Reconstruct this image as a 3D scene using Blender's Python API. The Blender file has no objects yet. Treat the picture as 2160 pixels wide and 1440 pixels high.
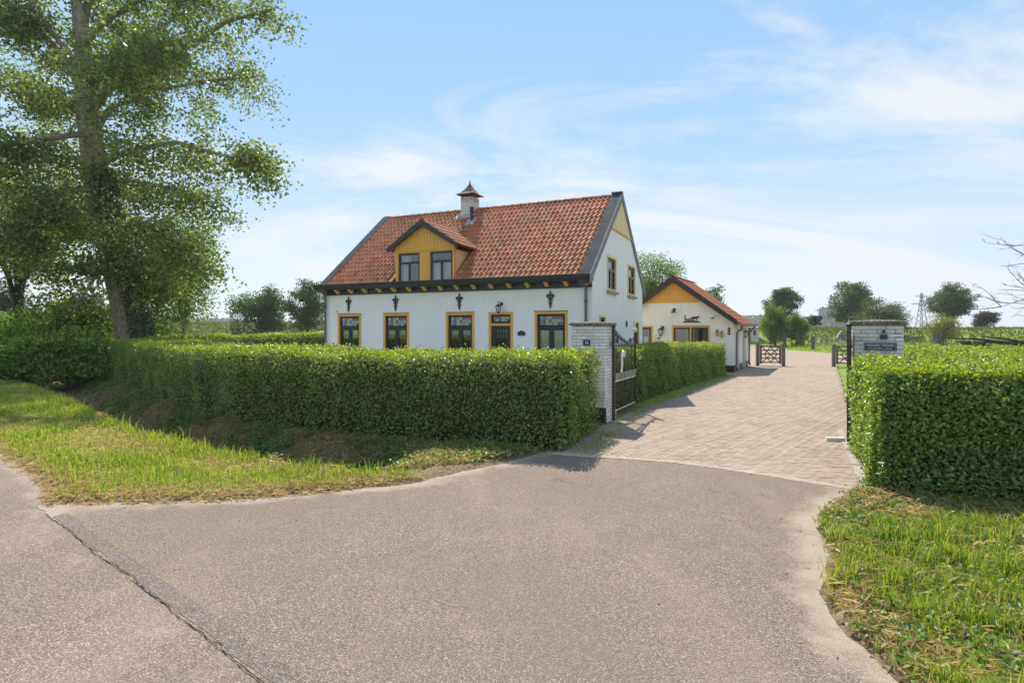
import bpy, math, random
import numpy as np
from mathutils import Vector, Matrix
random.seed(7)
RNG = np.random.default_rng(11)
sc = bpy.context.scene
COL = sc.collection
R = math.radians

# ------------------------------------------------------------------ camera
cam_d = bpy.data.cameras.new('camera'); cam = bpy.data.objects.new('camera', cam_d); COL.objects.link(cam)
cam.location = (0, 0, 1.9); cam.rotation_euler = (R(90), 0, 0)
cam_d.sensor_width = 36; cam_d.lens = 20; cam_d.shift_y = -25 / 2160
cam_d.clip_start = 0.05; cam_d.clip_end = 6000
sc.camera = cam

# ------------------------------------------------------------------ light
SUN_EL, SUN_AZ = 50.5, -8.0          # azimuth measured from the view axis (+Y) towards +X
sun_d = bpy.data.lights.new('sun', 'SUN'); sun_d.energy = 3.3; sun_d.angle = R(0.6); sun_d.color = (1.0, 0.90, 0.76)
sun = bpy.data.objects.new('sun', sun_d); COL.objects.link(sun)
ce = math.cos(R(SUN_EL))
to_sun = Vector((math.sin(R(SUN_AZ)) * ce, math.cos(R(SUN_AZ)) * ce, math.sin(R(SUN_EL))))
sun.rotation_euler = to_sun.to_track_quat('Z', 'Y').to_euler()
W = bpy.data.worlds.new('World'); sc.world = W; W.use_nodes = True
wn = W.node_tree; wn.nodes.clear()
def WN(t, **kw):
    n = wn.nodes.new(t)
    for k, v in kw.items(): setattr(n, k, v)
    return n
wl = wn.links.new
sky = WN('ShaderNodeTexSky', sky_type='NISHITA', sun_disc=False)
sky.sun_elevation = R(SUN_EL); sky.sun_rotation = R(SUN_AZ)
sky.air_density = 1.0; sky.dust_density = 0.25; sky.ozone_density = 1.6; sky.altitude = 0
tc = WN('ShaderNodeTexCoord')
sep = WN('ShaderNodeSeparateXYZ'); wl(tc.outputs['Generated'], sep.inputs[0])
# project the direction on a cloud sheet overhead so that wisps lie flat towards the horizon
zz = WN('ShaderNodeMath', operation='ADD'); wl(sep.outputs['Z'], zz.inputs[0]); zz.inputs[1].default_value = 0.22
dx = WN('ShaderNodeMath', operation='DIVIDE'); wl(sep.outputs['X'], dx.inputs[0]); wl(zz.outputs[0], dx.inputs[1])
dy = WN('ShaderNodeMath', operation='DIVIDE'); wl(sep.outputs['Y'], dy.inputs[0]); wl(zz.outputs[0], dy.inputs[1])
cmb = WN('ShaderNodeCombineXYZ'); wl(dx.outputs[0], cmb.inputs[0]); wl(dy.outputs[0], cmb.inputs[1])
mp = WN('ShaderNodeMapping'); wl(cmb.outputs[0], mp.inputs[0])
mp.inputs['Rotation'].default_value = (0, 0, R(-40)); mp.inputs['Scale'].default_value = (0.55, 1.25, 1); mp.inputs['Location'].default_value = (4.4, 8.8, 0)
nz = WN('ShaderNodeTexNoise'); wl(mp.outputs[0], nz.inputs['Vector'])
nz.inputs['Scale'].default_value = 0.9; nz.inputs['Detail'].default_value = 9; nz.inputs['Roughness'].default_value = 0.66; nz.inputs['Distortion'].default_value = 0.8
cr = WN('ShaderNodeValToRGB'); wl(nz.outputs['Fac'], cr.inputs[0])
cr.color_ramp.elements[0].position = 0.45; cr.color_ramp.elements[0].color = (0, 0, 0, 1)
cr.color_ramp.elements[1].position = 0.61; cr.color_ramp.elements[1].color = (1, 1, 1, 1)
# pale band low over the horizon (the air there is thick)
hz = WN('ShaderNodeMapRange'); wl(sep.outputs['Z'], hz.inputs[0])
hz.inputs['From Min'].default_value = 0.0; hz.inputs['From Max'].default_value = 0.26
hz.inputs['To Min'].default_value = 0.05; hz.inputs['To Max'].default_value = 0.0; hz.interpolation_type = 'SMOOTHSTEP'
mx = WN('ShaderNodeMath', operation='MAXIMUM'); wl(cr.outputs[0], mx.inputs[0]); wl(hz.outputs[0], mx.inputs[1])
ad = WN('ShaderNodeMath', operation='MULTIPLY_ADD'); wl(cr.outputs[0], ad.inputs[0]); ad.inputs[1].default_value = 0.9; wl(hz.outputs[0], ad.inputs[2]); ad.use_clamp = True
CLOUD = (2.76, 2.82, 2.92, 1)
mix = WN('ShaderNodeMix', data_type='RGBA'); wl(ad.outputs[0], mix.inputs[0])
tint = WN('ShaderNodeMix', data_type='RGBA', blend_type='MULTIPLY'); tint.inputs[0].default_value = 1.0
# thin even haze: the measured sky is flatter than the clear-air model, so blend it with a smooth horizon-to-zenith gradient
gr = WN('ShaderNodeValToRGB'); wl(sep.outputs['Z'], gr.inputs[0])
for i, (p_, c_) in enumerate(((0.0, (.71, .795, .94)), (.12, (.60, .74, .94)), (.28, (.40, .635, .89)), (.5, (.29, .54, .86)), (1.0, (.25, .47, .82)))):
    e_ = gr.color_ramp.elements[i] if i < 2 else gr.color_ramp.elements.new(p_); e_.position = p_; e_.color = (*c_, 1)
gs = WN('ShaderNodeVectorMath', operation='SCALE'); wl(gr.outputs[0], gs.inputs[0]); gs.inputs['Scale'].default_value = .475 / .15
bl = WN('ShaderNodeMix', data_type='RGBA'); bl.inputs[0].default_value = .93; wl(sky.outputs[0], bl.inputs[6]); wl(gs.outputs[0], bl.inputs[7])
wl(bl.outputs[2], tint.inputs[6]); tint.inputs[7].default_value = (1.0, 1.0, 1.0, 1)
wl(tint.outputs[2], mix.inputs[6]); mix.inputs[7].default_value = CLOUD
bg = WN('ShaderNodeBackground'); wl(mix.outputs[2], bg.inputs[0]); bg.inputs[1].default_value = 0.15
wo = WN('ShaderNodeOutputWorld'); wl(bg.outputs[0], wo.inputs[0])
W.cycles.sampling_method = 'MANUAL'; W.cycles.sample_map_resolution = 512

vs = sc.view_settings
vs.view_transform = 'Standard'; vs.look = 'None'; vs.gamma = 1; vs.use_curve_mapping = False
vs.exposure = 1.12
sc.cycles.max_bounces = 8; sc.cycles.transparent_max_bounces = 12; sc.cycles.diffuse_bounces = 4
sc.cycles.volume_bounces = 0
sc.cycles.use_adaptive_sampling = True
try: sc.cycles.use_denoising = True
except Exception: pass

# ------------------------------------------------------------------ material helpers
class NT:
    def __init__(s, name):
        s.m = bpy.data.materials.new(name); s.m.use_nodes = True; s.t = s.m.node_tree; s.t.nodes.clear()
        s.out = s.n('ShaderNodeOutputMaterial')
    def n(s, t, **kw):
        x = s.t.nodes.new(t)
        for k, v in kw.items(): setattr(x, k, v)
        return x
    def l(s, a, b): s.t.links.new(a, b)
    def val(s, sock, v):
        if hasattr(v, 'node') or isinstance(v, bpy.types.NodeSocket): s.l(v, sock)
        else:
            if isinstance(v, (tuple, list)) and len(v) == 3 and sock.type == 'RGBA': v = (*v, 1)
            sock.default_value = v
    def coord(s, which='Object'):
        if which == 'Position': return s.n('ShaderNodeNewGeometry').outputs['Position']
        return s.n('ShaderNodeTexCoord').outputs[which]
    def noise(s, vec, scale, detail=4, rough=.55, dist=0):
        x = s.n('ShaderNodeTexNoise'); s.l(vec, x.inputs['Vector'])
        x.inputs['Scale'].default_value = scale; x.inputs['Detail'].default_value = detail
        x.inputs['Roughness'].default_value = rough; x.inputs['Distortion'].default_value = dist
        return x.outputs['Fac']
    def voro(s, vec, scale, out='Color', feature='F1'):
        x = s.n('ShaderNodeTexVoronoi', feature=feature); s.l(vec, x.inputs['Vector']); x.inputs['Scale'].default_value = scale
        return x.outputs[out]
    def ramp(s, fac, stops):
        x = s.n('ShaderNodeValToRGB'); s.l(fac, x.inputs[0]); e = x.color_ramp.elements
        while len(e) < len(stops): e.new(.5)
        for i, (p, c) in enumerate(stops):
            e[i].position = p; e[i].color = (*c, 1) if len(c) == 3 else c
        return x.outputs[0]
    def step(s, fac, a, b): return s.ramp(fac, [(a, (0, 0, 0)), (b, (1, 1, 1))])
    def mix(s, fac, a, b, blend='MIX'):
        x = s.n('ShaderNodeMix', data_type='RGBA', blend_type=blend)
        s.val(x.inputs[0], fac); s.val(x.inputs[6], a); s.val(x.inputs[7], b); return x.outputs[2]
    def math(s, op, a, b=0., clamp=False):
        x = s.n('ShaderNodeMath', operation=op); x.use_clamp = clamp; s.val(x.inputs[0], a); s.val(x.inputs[1], b); return x.outputs[0]
    def mapping(s, vec, scale=(1, 1, 1), rot=(0, 0, 0), loc=(0, 0, 0)):
        x = s.n('ShaderNodeMapping'); s.l(vec, x.inputs[0]); x.inputs['Scale'].default_value = scale
        x.inputs['Rotation'].default_value = rot; x.inputs['Location'].default_value = loc; return x.outputs[0]
    def bump(s, h, strength=.3, dist=.01):
        x = s.n('ShaderNodeBump'); s.l(h, x.inputs['Height']); x.inputs['Strength'].default_value = strength
        x.inputs['Distance'].default_value = dist; return x.outputs[0]
    def attr(s, name):
        return s.n('ShaderNodeAttribute', attribute_name=name).outputs['Fac']
    def island(s): return s.n('ShaderNodeNewGeometry').outputs['Random Per Island']
    def obrand(s): return s.n('ShaderNodeObjectInfo').outputs['Random']
    def bsdf(s, col, rough=.7, nrm=None, metal=0, spec=.4):
        x = s.n('ShaderNodeBsdfPrincipled'); s.val(x.inputs['Base Color'], col); s.val(x.inputs['Roughness'], rough)
        x.inputs['Metallic'].default_value = metal; x.inputs['Specular IOR Level'].default_value = spec
        if nrm is not None: s.l(nrm, x.inputs['Normal'])
        return x.outputs[0]
    def done(s, sh): s.l(sh, s.out.inputs[0]); return s.m

def mottled(name, c1, c2, scale=6., rough=.6, bump=0., bscale=None, spec=.35, metal=0, where='Object', detail=5):
    t = NT(name); co = t.coord(where); f = t.noise(co, scale, detail)
    col = t.mix(t.step(f, .3, .7), c1, c2)
    nrm = t.bump(t.noise(co, bscale or scale * 3, 6), bump, .02) if bump else None
    return t.done(t.bsdf(col, rough, nrm, metal, spec))

def leaf_mat(name, cols, trans=.4, rough=.45, spec=.5, clump=.6, tint=(1.25, 1.35, .55)):
    """cols: dark, mid, light; per-leaf random plus slow patches over the plant."""
    t = NT(name); co = t.coord('Position')
    f = t.math('ADD', t.math('MULTIPLY', t.island(), .62), t.math('MULTIPLY', t.noise(co, clump, 3), .45))
    n = len(cols)
    col = t.ramp(f, [(.18 + .7 * i / max(1, n - 1), c) for i, c in enumerate(cols)])
    a = t.bsdf(col, rough, None, 0, spec)
    tr = t.n('ShaderNodeBsdfTranslucent'); t.l(t.mix(1.0, col, tint, 'MULTIPLY'), tr.inputs[0])
    m = t.n('ShaderNodeMixShader'); m.inputs[0].default_value = trans; t.l(a, m.inputs[1]); t.l(tr.outputs[0], m.inputs[2])
    return t.done(m.outputs[0])

M = {}
def white_brick(name, dirt, c=(.92, .88, .885)):
    t = NT(name); co = t.coord('Object'); s = t.n('ShaderNodeSeparateXYZ'); t.l(co, s.inputs[0])
    cx = t.n('ShaderNodeCombineXYZ'); t.l(t.math('ADD', s.outputs[0], s.outputs[1]), cx.inputs[0]); t.l(s.outputs[2], cx.inputs[1])
    b = t.n('ShaderNodeTexBrick'); t.l(cx.outputs[0], b.inputs['Vector'])
    b.inputs['Scale'].default_value = 1; b.inputs['Brick Width'].default_value = .22; b.inputs['Row Height'].default_value = .0625
    b.inputs['Mortar Size'].default_value = .006; b.inputs['Mortar Smooth'].default_value = .35
    b.inputs['Color1'].default_value = (1, 1, 1, 1); b.inputs['Color2'].default_value = (.8, .8, .8, 1); b.inputs['Mortar'].default_value = (0, 0, 0, 1)
    n1 = t.noise(co, 1.3, 4); n2 = t.noise(t.mapping(co, (9, 9, 1.2)), 1.0, 4)
    c1 = t.mix(t.math('MULTIPLY', t.step(n1, .35, .75), dirt), c, tuple(x * .8 for x in c))
    c1 = t.mix(t.math('MULTIPLY', t.step(n2, .5, .8), dirt * .6), c1, (.5, .49, .45))
    c1 = t.mix(t.math('MULTIPLY', b.outputs['Fac'], .36), c1, (.50, .49, .48))
    h = t.mix(.25, b.outputs['Color'], t.noise(co, 40, 4))
    return t.done(t.bsdf(c1, .6, t.bump(h, .6, .008), 0, .3))
M['wall'] = white_brick('white_painted_brick', .28)
M['barnwall'] = white_brick('cream_painted_brick', .35, (.91, .855, .80))
M['black'] = mottled('black_paint', (.012, .014, .02), (.022, .025, .034), 3, .38, .1, 60, .5)
M['gutter'] = mottled('slate_grey_paint', (.018, .02, .026), (.035, .038, .047), 2, .4, .1, 40, .5)
M['zinc'] = mottled('weathered_zinc', (.20, .205, .23), (.28, .285, .315), 3, .85, .1, 30, .1)
M['zincdark'] = mottled('dark_zinc', (.05, .053, .062), (.085, .09, .105), 3, .9, .1, 30, .08)
M['pipe'] = mottled('grey_pvc', (.12, .125, .14), (.17, .175, .19), 5, .45, 0, None, .4)
M['ochre'] = mottled('ochre_paint', (.72, .355, .065), (.80, .42, .09), 4, .5, .12, 50, .3)
M['ochrepale'] = mottled('pale_ochre_paint', (.74, .52, .25), (.82, .60, .32), 4, .55, .12, 50, .3)  # paler ochre, mostly on the gable side
M['sill'] = mottled('stone_sill', (.24, .23, .23), (.33, .32, .31), 9, .7, .2, 60)
M['lead'] = mottled('lead_sheet', (.28, .30, .34), (.50, .52, .56), 12, .5, .4, 25, .4)
M['curtain'] = mottled('net_curtain', (.66, .67, .62), (.78, .79, .74), 30, .9, .2, 80, .1)
M['blind'] = mottled('cream_blind', (.76, .75, .60), (.84, .83, .69), 8, .9, 0, None, .1)
M['iron'] = mottled('black_iron', (.01, .01, .011), (.025, .023, .02), 30, .5, .2, 60, .5)
M['rustiron'] = mottled('rusty_gate_iron', (.035, .028, .02), (.11, .08, .05), 22, .6, .25, 60, .4)
M['whitemetal'] = mottled('white_paint', (.72, .72, .70), (.82, .82, .80), 15, .45, .1, 60, .4)
M['cream'] = mottled('cream_gate_paint', (.50, .46, .38), (.68, .66, .60), 18, .5, .2, 60, .4)
M['mortar'] = mottled('pillar_mortar', (.20, .19, .18), (.42, .41, .40), 25, .9, .4, 80, .2)
M['navy'] = mottled('navy_enamel', (.006, .008, .045), (.01, .012, .06), 10, .3, 0, None, .5)
M['letter'] = mottled('white_enamel', (.78, .79, .82), (.84, .85, .87), 20, .4, 0, None, .4)
M['greywood'] = mottled('weathered_grey_wood', (.075, .066, .055), (.16, .145, .125), 7, .85, .5, 40, .2)
M['brownwood'] = mottled('dark_stained_wood', (.10, .082, .066), (.22, .185, .15), 7, .8, .5, 40, .2)
M['steel'] = mottled('galvanised_steel', (.42, .43, .44), (.58, .59, .60), 12, .45, .1, 40, .5, .4)
M['concrete'] = mottled('concrete', (.28, .25, .22), (.42, .38, .33), 9, .9, .5, 60, .2)
M['bark'] = mottled('poplar_bark', (.15, .12, .09), (.36, .305, .235), 5, .9, 1.0, 9, .15)
M['barkdark'] = mottled('dark_bark', (.025, .022, .018), (.06, .052, .043), 5, .9, .6, 12, .15)
M['hedgecore'] = mottled('hedge_twigs', (.05, .055, .025), (.09, .085, .042), 12, .95, .6, 30, .1)
M['straw'] = leaf_mat('dry_straw', [(.34, .24, .11), (.52, .41, .22), (.66, .56, .36)], .45, .7, .2, .8, (1.1, 1, .8))
M['clog'] = mottled('clog_wood', (.50, .30, .09), (.62, .41, .15), 14, .6, .2, 50, .3)
M['roofdark'] = mottled('grey_corrugated_roof', (.16, .15, .145), (.27, .255, .24), 6, .8, .4, 30, .2)
M['blockwall'] = mottled('pale_block_wall', (.55, .53, .50), (.68, .66, .63), 3, .8, .3, 20, .2)
M['yellow'] = mottled('yellow_plastic', (.75, .55, .02), (.85, .65, .03), 5, .4)
M['lampglass'] = mottled('frosted_lamp_glass', (.55, .56, .56), (.65, .66, .66), 9, .25, 0, None, .6)

t = NT('window_glass')
fr = t.n('ShaderNodeFresnel'); fr.inputs[0].default_value = 1.52
tr = t.n('ShaderNodeBsdfTransparent'); tr.inputs[0].default_value = (.88, .90, .90, 1)
gl = t.n('ShaderNodeBsdfGlossy'); gl.inputs['Roughness'].default_value = .015; gl.inputs[0].default_value = (.95, .97, 1, 1)
gl2 = t.bump(t.noise(t.coord('Object'), 1.7, 2), .03, .02); t.l(gl2, gl.inputs['Normal'])
ms = t.n('ShaderNodeMixShader'); t.l(t.math('MULTIPLY_ADD', fr.outputs[0], 1.6, True), ms.inputs[0])
mm = t.n('ShaderNodeMath', operation='MULTIPLY_ADD'); t.l(fr.outputs[0], mm.inputs[0]); mm.inputs[1].default_value = 1.1; mm.inputs[2].default_value = .02
t.l(mm.outputs[0], ms.inputs[0]); t.l(tr.outputs[0], ms.inputs[1]); t.l(gl.outputs[0], ms.inputs[2]); M['glass'] = t.done(ms.outputs[0])

t = NT('leaded_glass')
c = t.ramp(t.island(), [(0, (.30, .33, .20)), (.2, (.10, .07, .10)), (.34, (.40, .40, .24)), (.48, (.18, .20, .36)), (.6, (.34, .36, .25)), (.72, (.10, .12, .24)), (.82, (.22, .07, .08)), (.92, (.30, .38, .34)), (1, (.42, .40, .26))])
t.t.nodes[-1].color_ramp.interpolation = 'CONSTANT'
M['leaded'] = t.done(t.bsdf(c, .12, t.bump(t.noise(t.coord('Object'), 14, 2), .15, .01), 0, .7))

t = NT('clay_roof_tile'); co = t.coord('Position')
rnd = t.math('FRACT', t.math('ADD', t.island(), t.math('MULTIPLY', t.obrand(), 7.31)))
c = t.ramp(rnd, [(0, (.33, .10, .048)), (.3, (.43, .14, .066)), (.6, (.50, .18, .088)), (.85, (.46, .152, .07)), (1, (.38, .20, .13))])
n1 = t.noise(co, .9, 5, .6); n2 = t.noise(co, 9, 5, .65)
c = t.mix(t.math('MULTIPLY', t.step(n1, .42, .70), .5), c, (.27, .14, .075))
c = t.mix(t.math('MULTIPLY', t.step(t.math('ADD', t.math('MULTIPLY', n2, .7), t.math('MULTIPLY', n1, .35)), .56, .68), .8), c, (.07, .066, .028))
c = t.mix(t.math('MULTIPLY', t.step(t.noise(co, 23, 3), .66, .76), .6), c, (.42, .38, .32))
M['tile'] = t.done(t.bsdf(c, .75, t.bump(t.noise(co, 60, 4), .3, .01), 0, .25))
t = NT('clay_roof_tile_clean'); co = t.coord('Position')
c = t.ramp(t.island(), [(0, (.40, .14, .06)), (.5, (.52, .20, .09)), (1, (.46, .17, .075))])
M['tilenew'] = t.done(t.bsdf(t.mix(t.step(t.noise(co, 1.5, 5), .4, .75), c, (.42, .19, .10)), .7, None, 0, .25))

t = NT('weathered_white_pillar_brick'); co = t.coord('Position')
r = t.math('FRACT', t.math('ADD', t.island(), t.math('MULTIPLY', t.obrand(), 5.7)))
c = t.ramp(r, [(0, (.64, .61, .60)), (.5, (.74, .71, .70)), (1, (.82, .79, .78))])
n1 = t.noise(co, 3.2, 6, .65); n2 = t.noise(co, 55, 5, .7)
c = t.mix(t.math('MULTIPLY', t.step(n1, .46, .74), .75), c, (.43, .37, .34))
c = t.mix(t.math('MULTIPLY', t.step(n2, .60, .72), .6), c, (.22, .18, .165))
M['pbrick'] = t.done(t.bsdf(c, .85, t.bump(t.mix(.5, n2, t.noise(co, 18, 4)), .6, .012), 0, .2))
M['pbrickdark'] = mottled('black_tarred_brick', (.014, .014, .015), (.06, .058, .056), 14, .8, .6, 40, .25, where='Position')
t = NT('lichen_coping'); co = t.coord('Position'); n = t.noise(co, 26, 6, .7)
c = t.ramp(n, [(.30, (.035, .03, .024)), (.45, (.10, .085, .065)), (.56, (.27, .24, .19)), (.7, (.40, .37, .31))])
M['coping'] = t.done(t.bsdf(c, .95, t.bump(n, .8, .02), 0, .1))

# asphalt: reddish grey chippings
def asphalt(name, base, dust, worn=1.):
    t = NT(name); co = t.coord('Position')
    v = t.voro(co, 98); vs_ = t.n('ShaderNodeSeparateColor'); t.l(v, vs_.inputs[0])
    g = lambda k: tuple(min(.9, x * k) for x in base)
    chips = t.ramp(vs_.outputs[0], [(0, g(.50)), (.35, g(.88)), (.7, g(1.18)), (.9, g(1.5)), (1, g(2.1))])
    dist = t.voro(co, 98, 'Distance')
    c = t.mix(t.math('MULTIPLY', t.step(dist, .40, .66), .85), chips, g(.38))
    big = t.noise(co, .42, 5, .6); mid = t.noise(co, 2.6, 6, .68); trk = t.noise(t.mapping(co, (.9, .16, 1), (0, 0, R(-24))), 1.3, 4, .6)
    c = t.mix(t.math('MULTIPLY', t.step(big, .36, .66), .62 * worn), c, g(.66))
    c = t.mix(t.math('MULTIPLY', t.step(trk, .50, .70), .34 * worn), c, tuple(x * y for x, y in zip(g(1.22), (1, .99, .96))))
    c = t.mix(t.math('MULTIPLY', t.step(mid, .54, .72), .30 * worn), c, g(1.2))
    c = t.mix(t.math('MULTIPLY', t.step(t.noise(co, 7, 6, .75), .62, .72), .40 * worn), c, g(.55))
    wv = t.n('ShaderNodeVectorMath', operation='ADD'); t.l(co, wv.inputs[0]); nw = t.n('ShaderNodeTexNoise'); t.l(co, nw.inputs['Vector']); nw.inputs['Scale'].default_value = 1.3; nw.inputs['Detail'].default_value = 5
    t.l(nw.outputs['Color'], wv.inputs[1]); ck = t.voro(wv.outputs[0], .55, 'Distance', 'DISTANCE_TO_EDGE')
    hair = t.math('MULTIPLY', t.ramp(ck, [(0, (1, 1, 1)), (.0045, (0, 0, 0))]), t.step(t.noise(co, .8, 3), .50, .60))
    c = t.mix(t.math('MULTIPLY', hair, .7), c, g(.3))
    e = t.math('ADD', t.attr('edge'), t.math('MULTIPLY', t.math('SUBTRACT', t.noise(co, 2.2, 7, .7), .5), 1.5))
    c = t.mix(t.math('MULTIPLY', t.step(e, .56, .95), dust), c, t.mix(t.noise(co, 30, 4), (.31, .255, .195), (.45, .38, .305)))
    h = t.mix(.5, dist, t.noise(co, 150, 3))
    return t.done(t.bsdf(c, .88, t.bump(h, .8, .012), 0, .2))
M['road'] = asphalt('road_asphalt', (.283, .229, .187), .7)
M['apron'] = asphalt('apron_asphalt', (.270, .220, .179), .85)
M['strip'] = asphalt('tar_strip', (.225, .191, .168), .3, .5)
M['crack'] = mottled('crack_soil', (.05, .042, .034), (.15, .12, .088), 14, .95, .4, 50, .1, where='Position')
t = NT('clay_paver'); co = t.coord('Position')
r = t.math('FRACT', t.math('ADD', t.island(), t.math('MULTIPLY', t.obrand(), 3.77)))
c = t.ramp(r, [(0, (.265, .205, .158)), (.35, (.305, .243, .192)), (.7, (.345, .28, .226)), (1, (.33, .28, .235))])
n1 = t.noise(co, .5, 5, .6); n2 = t.noise(co, 35, 5, .7)
c = t.mix(t.math('MULTIPLY', t.step(n1, .4, .7), .45), c, (.37, .295, .225))
c = t.mix(t.math('MULTIPLY', t.step(t.noise(co, 1.1, 6, .7), .50, .72), .55), c, (.20, .155, .112))
c = t.mix(t.math('MULTIPLY', t.step(t.noise(t.mapping(co, (1.1, .14, 1), (0, 0, R(28.5))), 1, 4, .6), .52, .68), .3), c, (.40, .325, .26))
c = t.mix(t.math('MULTIPLY', t.step(n2, .5, .75), .45), c, (.25, .21, .17))
M['paver'] = t.done(t.bsdf(c, .85, t.bump(n2, .4, .008), 0, .25))
t = NT('paving_sand'); co = t.coord('Position'); sp_ = t.n('ShaderNodeSeparateXYZ'); t.l(co, sp_.inputs[0])
n1 = t.noise(co, .5, 5, .6); n2 = t.noise(co, 3, 6, .7)
b = t.n('ShaderNodeTexBrick'); t.l(t.mapping(co, (1, 1, 1), (0, 0, R(4))), b.inputs['Vector'])
b.inputs['Scale'].default_value = 1; b.inputs['Brick Width'].default_value = .2; b.inputs['Row Height'].default_value = .1; b.inputs['Mortar Size'].default_value = .007
b.inputs['Color1'].default_value = (.345, .275, .215, 1); b.inputs['Color2'].default_value = (.305, .24, .187, 1); b.inputs['Mortar'].default_value = (.20, .165, .13, 1)
far = t.mix(t.math('MULTIPLY', t.step(n1, .4, .7), .5), b.outputs[0], (.36, .285, .22))
far = t.mix(t.math('MULTIPLY', t.step(n2, .52, .75), .4), far, (.27, .22, .18))
near = t.mix(t.step(t.noise(co, 5, 6, .7), .42, .62), (.17, .135, .10), (.33, .27, .205))
near = t.mix(t.math('MULTIPLY', t.step(t.noise(co, 1.1, 6, .7), .6, .7), .6), near, (.10, .13, .03))
M['paving'] = t.done(t.bsdf(t.mix(t.step(t.math('MULTIPLY', sp_.outputs[1], .01), .285, .31), near, far), .9, None, 0, .2))
t = NT('ground_cover'); co = t.coord('Position')
n1 = t.noise(co, .12, 4); n2 = t.noise(co, 2.4, 6, .7); n3 = t.noise(co, 14, 6, .75); n4 = t.noise(co, 40, 4, .7)
green = t.mix(t.step(n2, .35, .7), (.13, .21, .03), (.22, .31, .05))
green = t.mix(t.step(n1, .35, .65), green, (.20, .26, .05))
soil = t.ramp(n3, [(.28, (.05, .038, .025)), (.45, (.14, .105, .065)), (.6, (.27, .205, .12)), (.75, (.24, .19, .10))])
c = t.mix(t.attr('soil'), green, soil)
c = t.mix(t.math('MULTIPLY', t.step(n4, .55, .7), .3), c, (.05, .055, .02))
M['ground'] = t.done(t.bsdf(c, .95, t.bump(n3, .6, .05), 0, .1))

M['hedge'] = leaf_mat('privet_leaves', [(.08, .125, .042), (.16, .245, .068), (.23, .325, .085), (.40, .46, .12)], .44, .32, .5, .9, (1.45, 1.4, .45))
M['hedgenear'] = leaf_mat('privet_leaves_close', [(.075, .125, .042), (.155, .25, .068), (.225, .34, .085), (.40, .48, .12)], .44, .30, .5, 1.6, (1.45, 1.4, .45))
M['shoots'] = leaf_mat('young_hedge_shoots', [(.16, .22, .02), (.30, .36, .03), (.42, .44, .06)], .58, .36, .5, 1.4)
M['brownleaf'] = leaf_mat('browned_hedge_leaves', [(.10, .05, .025), (.20, .11, .05), (.28, .17, .08)], .25, .6, .3, 1.0, (1.1, .9, .6))
M['poplar'] = leaf_mat('poplar_leaves', [(.055, .085, .028), (.14, .18, .055), (.22, .255, .075), (.38, .38, .18)], .50, .40, .42, .35, (1.15, 1.3, .5))
M['ivy'] = leaf_mat('ivy_leaves', [(.02, .045, .018), (.04, .075, .028), (.10, .13, .06)], .2, .35, .6, .8)
M['lush'] = leaf_mat('bramble_leaves', [(.06, .12, .02), (.17, .27, .04), (.34, .42, .08)], .5, .4, .5, .5)
M['oak'] = leaf_mat('oak_leaves', [(.035, .07, .02), (.075, .125, .035), (.13, .19, .05)], .42, .5, .4, .35)
M['willow'] = leaf_mat('willow_leaves', [(.065, .085, .045), (.11, .13, .07), (.15, .17, .09)], .35, .5, .4, .5)
M['bushgreen'] = leaf_mat('shrub_leaves', [(.07, .125, .03), (.14, .22, .05), (.23, .31, .075)], .48, .5, .4, .45)
M['bushyellow'] = leaf_mat('yellowing_leaves', [(.12, .15, .03), (.24, .25, .04), (.36, .32, .06)], .4, .5, .4, .5, (1.1, 1.1, .5))
M['bushdark'] = leaf_mat('hawthorn_leaves', [(.03, .035, .018), (.055, .055, .025), (.09, .075, .035)], .25, .55, .3, .4)
M['fartree'] = leaf_mat('distant_leaves', [(.02, .035, .02), (.035, .052, .028)], .2, .6, .3, .1)
M['grass'] = leaf_mat('grass_blades', [(.07, .14, .022), (.17, .28, .03), (.28, .39, .045), (.38, .45, .065), (.52, .45, .2)], .5, .42, .4, .7, (1.25, 1.2, .5))
M['grassfar'] = leaf_mat('rough_bank_grass', [(.09, .12, .03), (.16, .18, .05), (.23, .22, .085)], .3, .7, .2, .12)
M['weeds'] = leaf_mat('weed_leaves', [(.06, .13, .025), (.12, .215, .04), (.19, .29, .06)], .42, .45, .45, 1.2)

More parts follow.
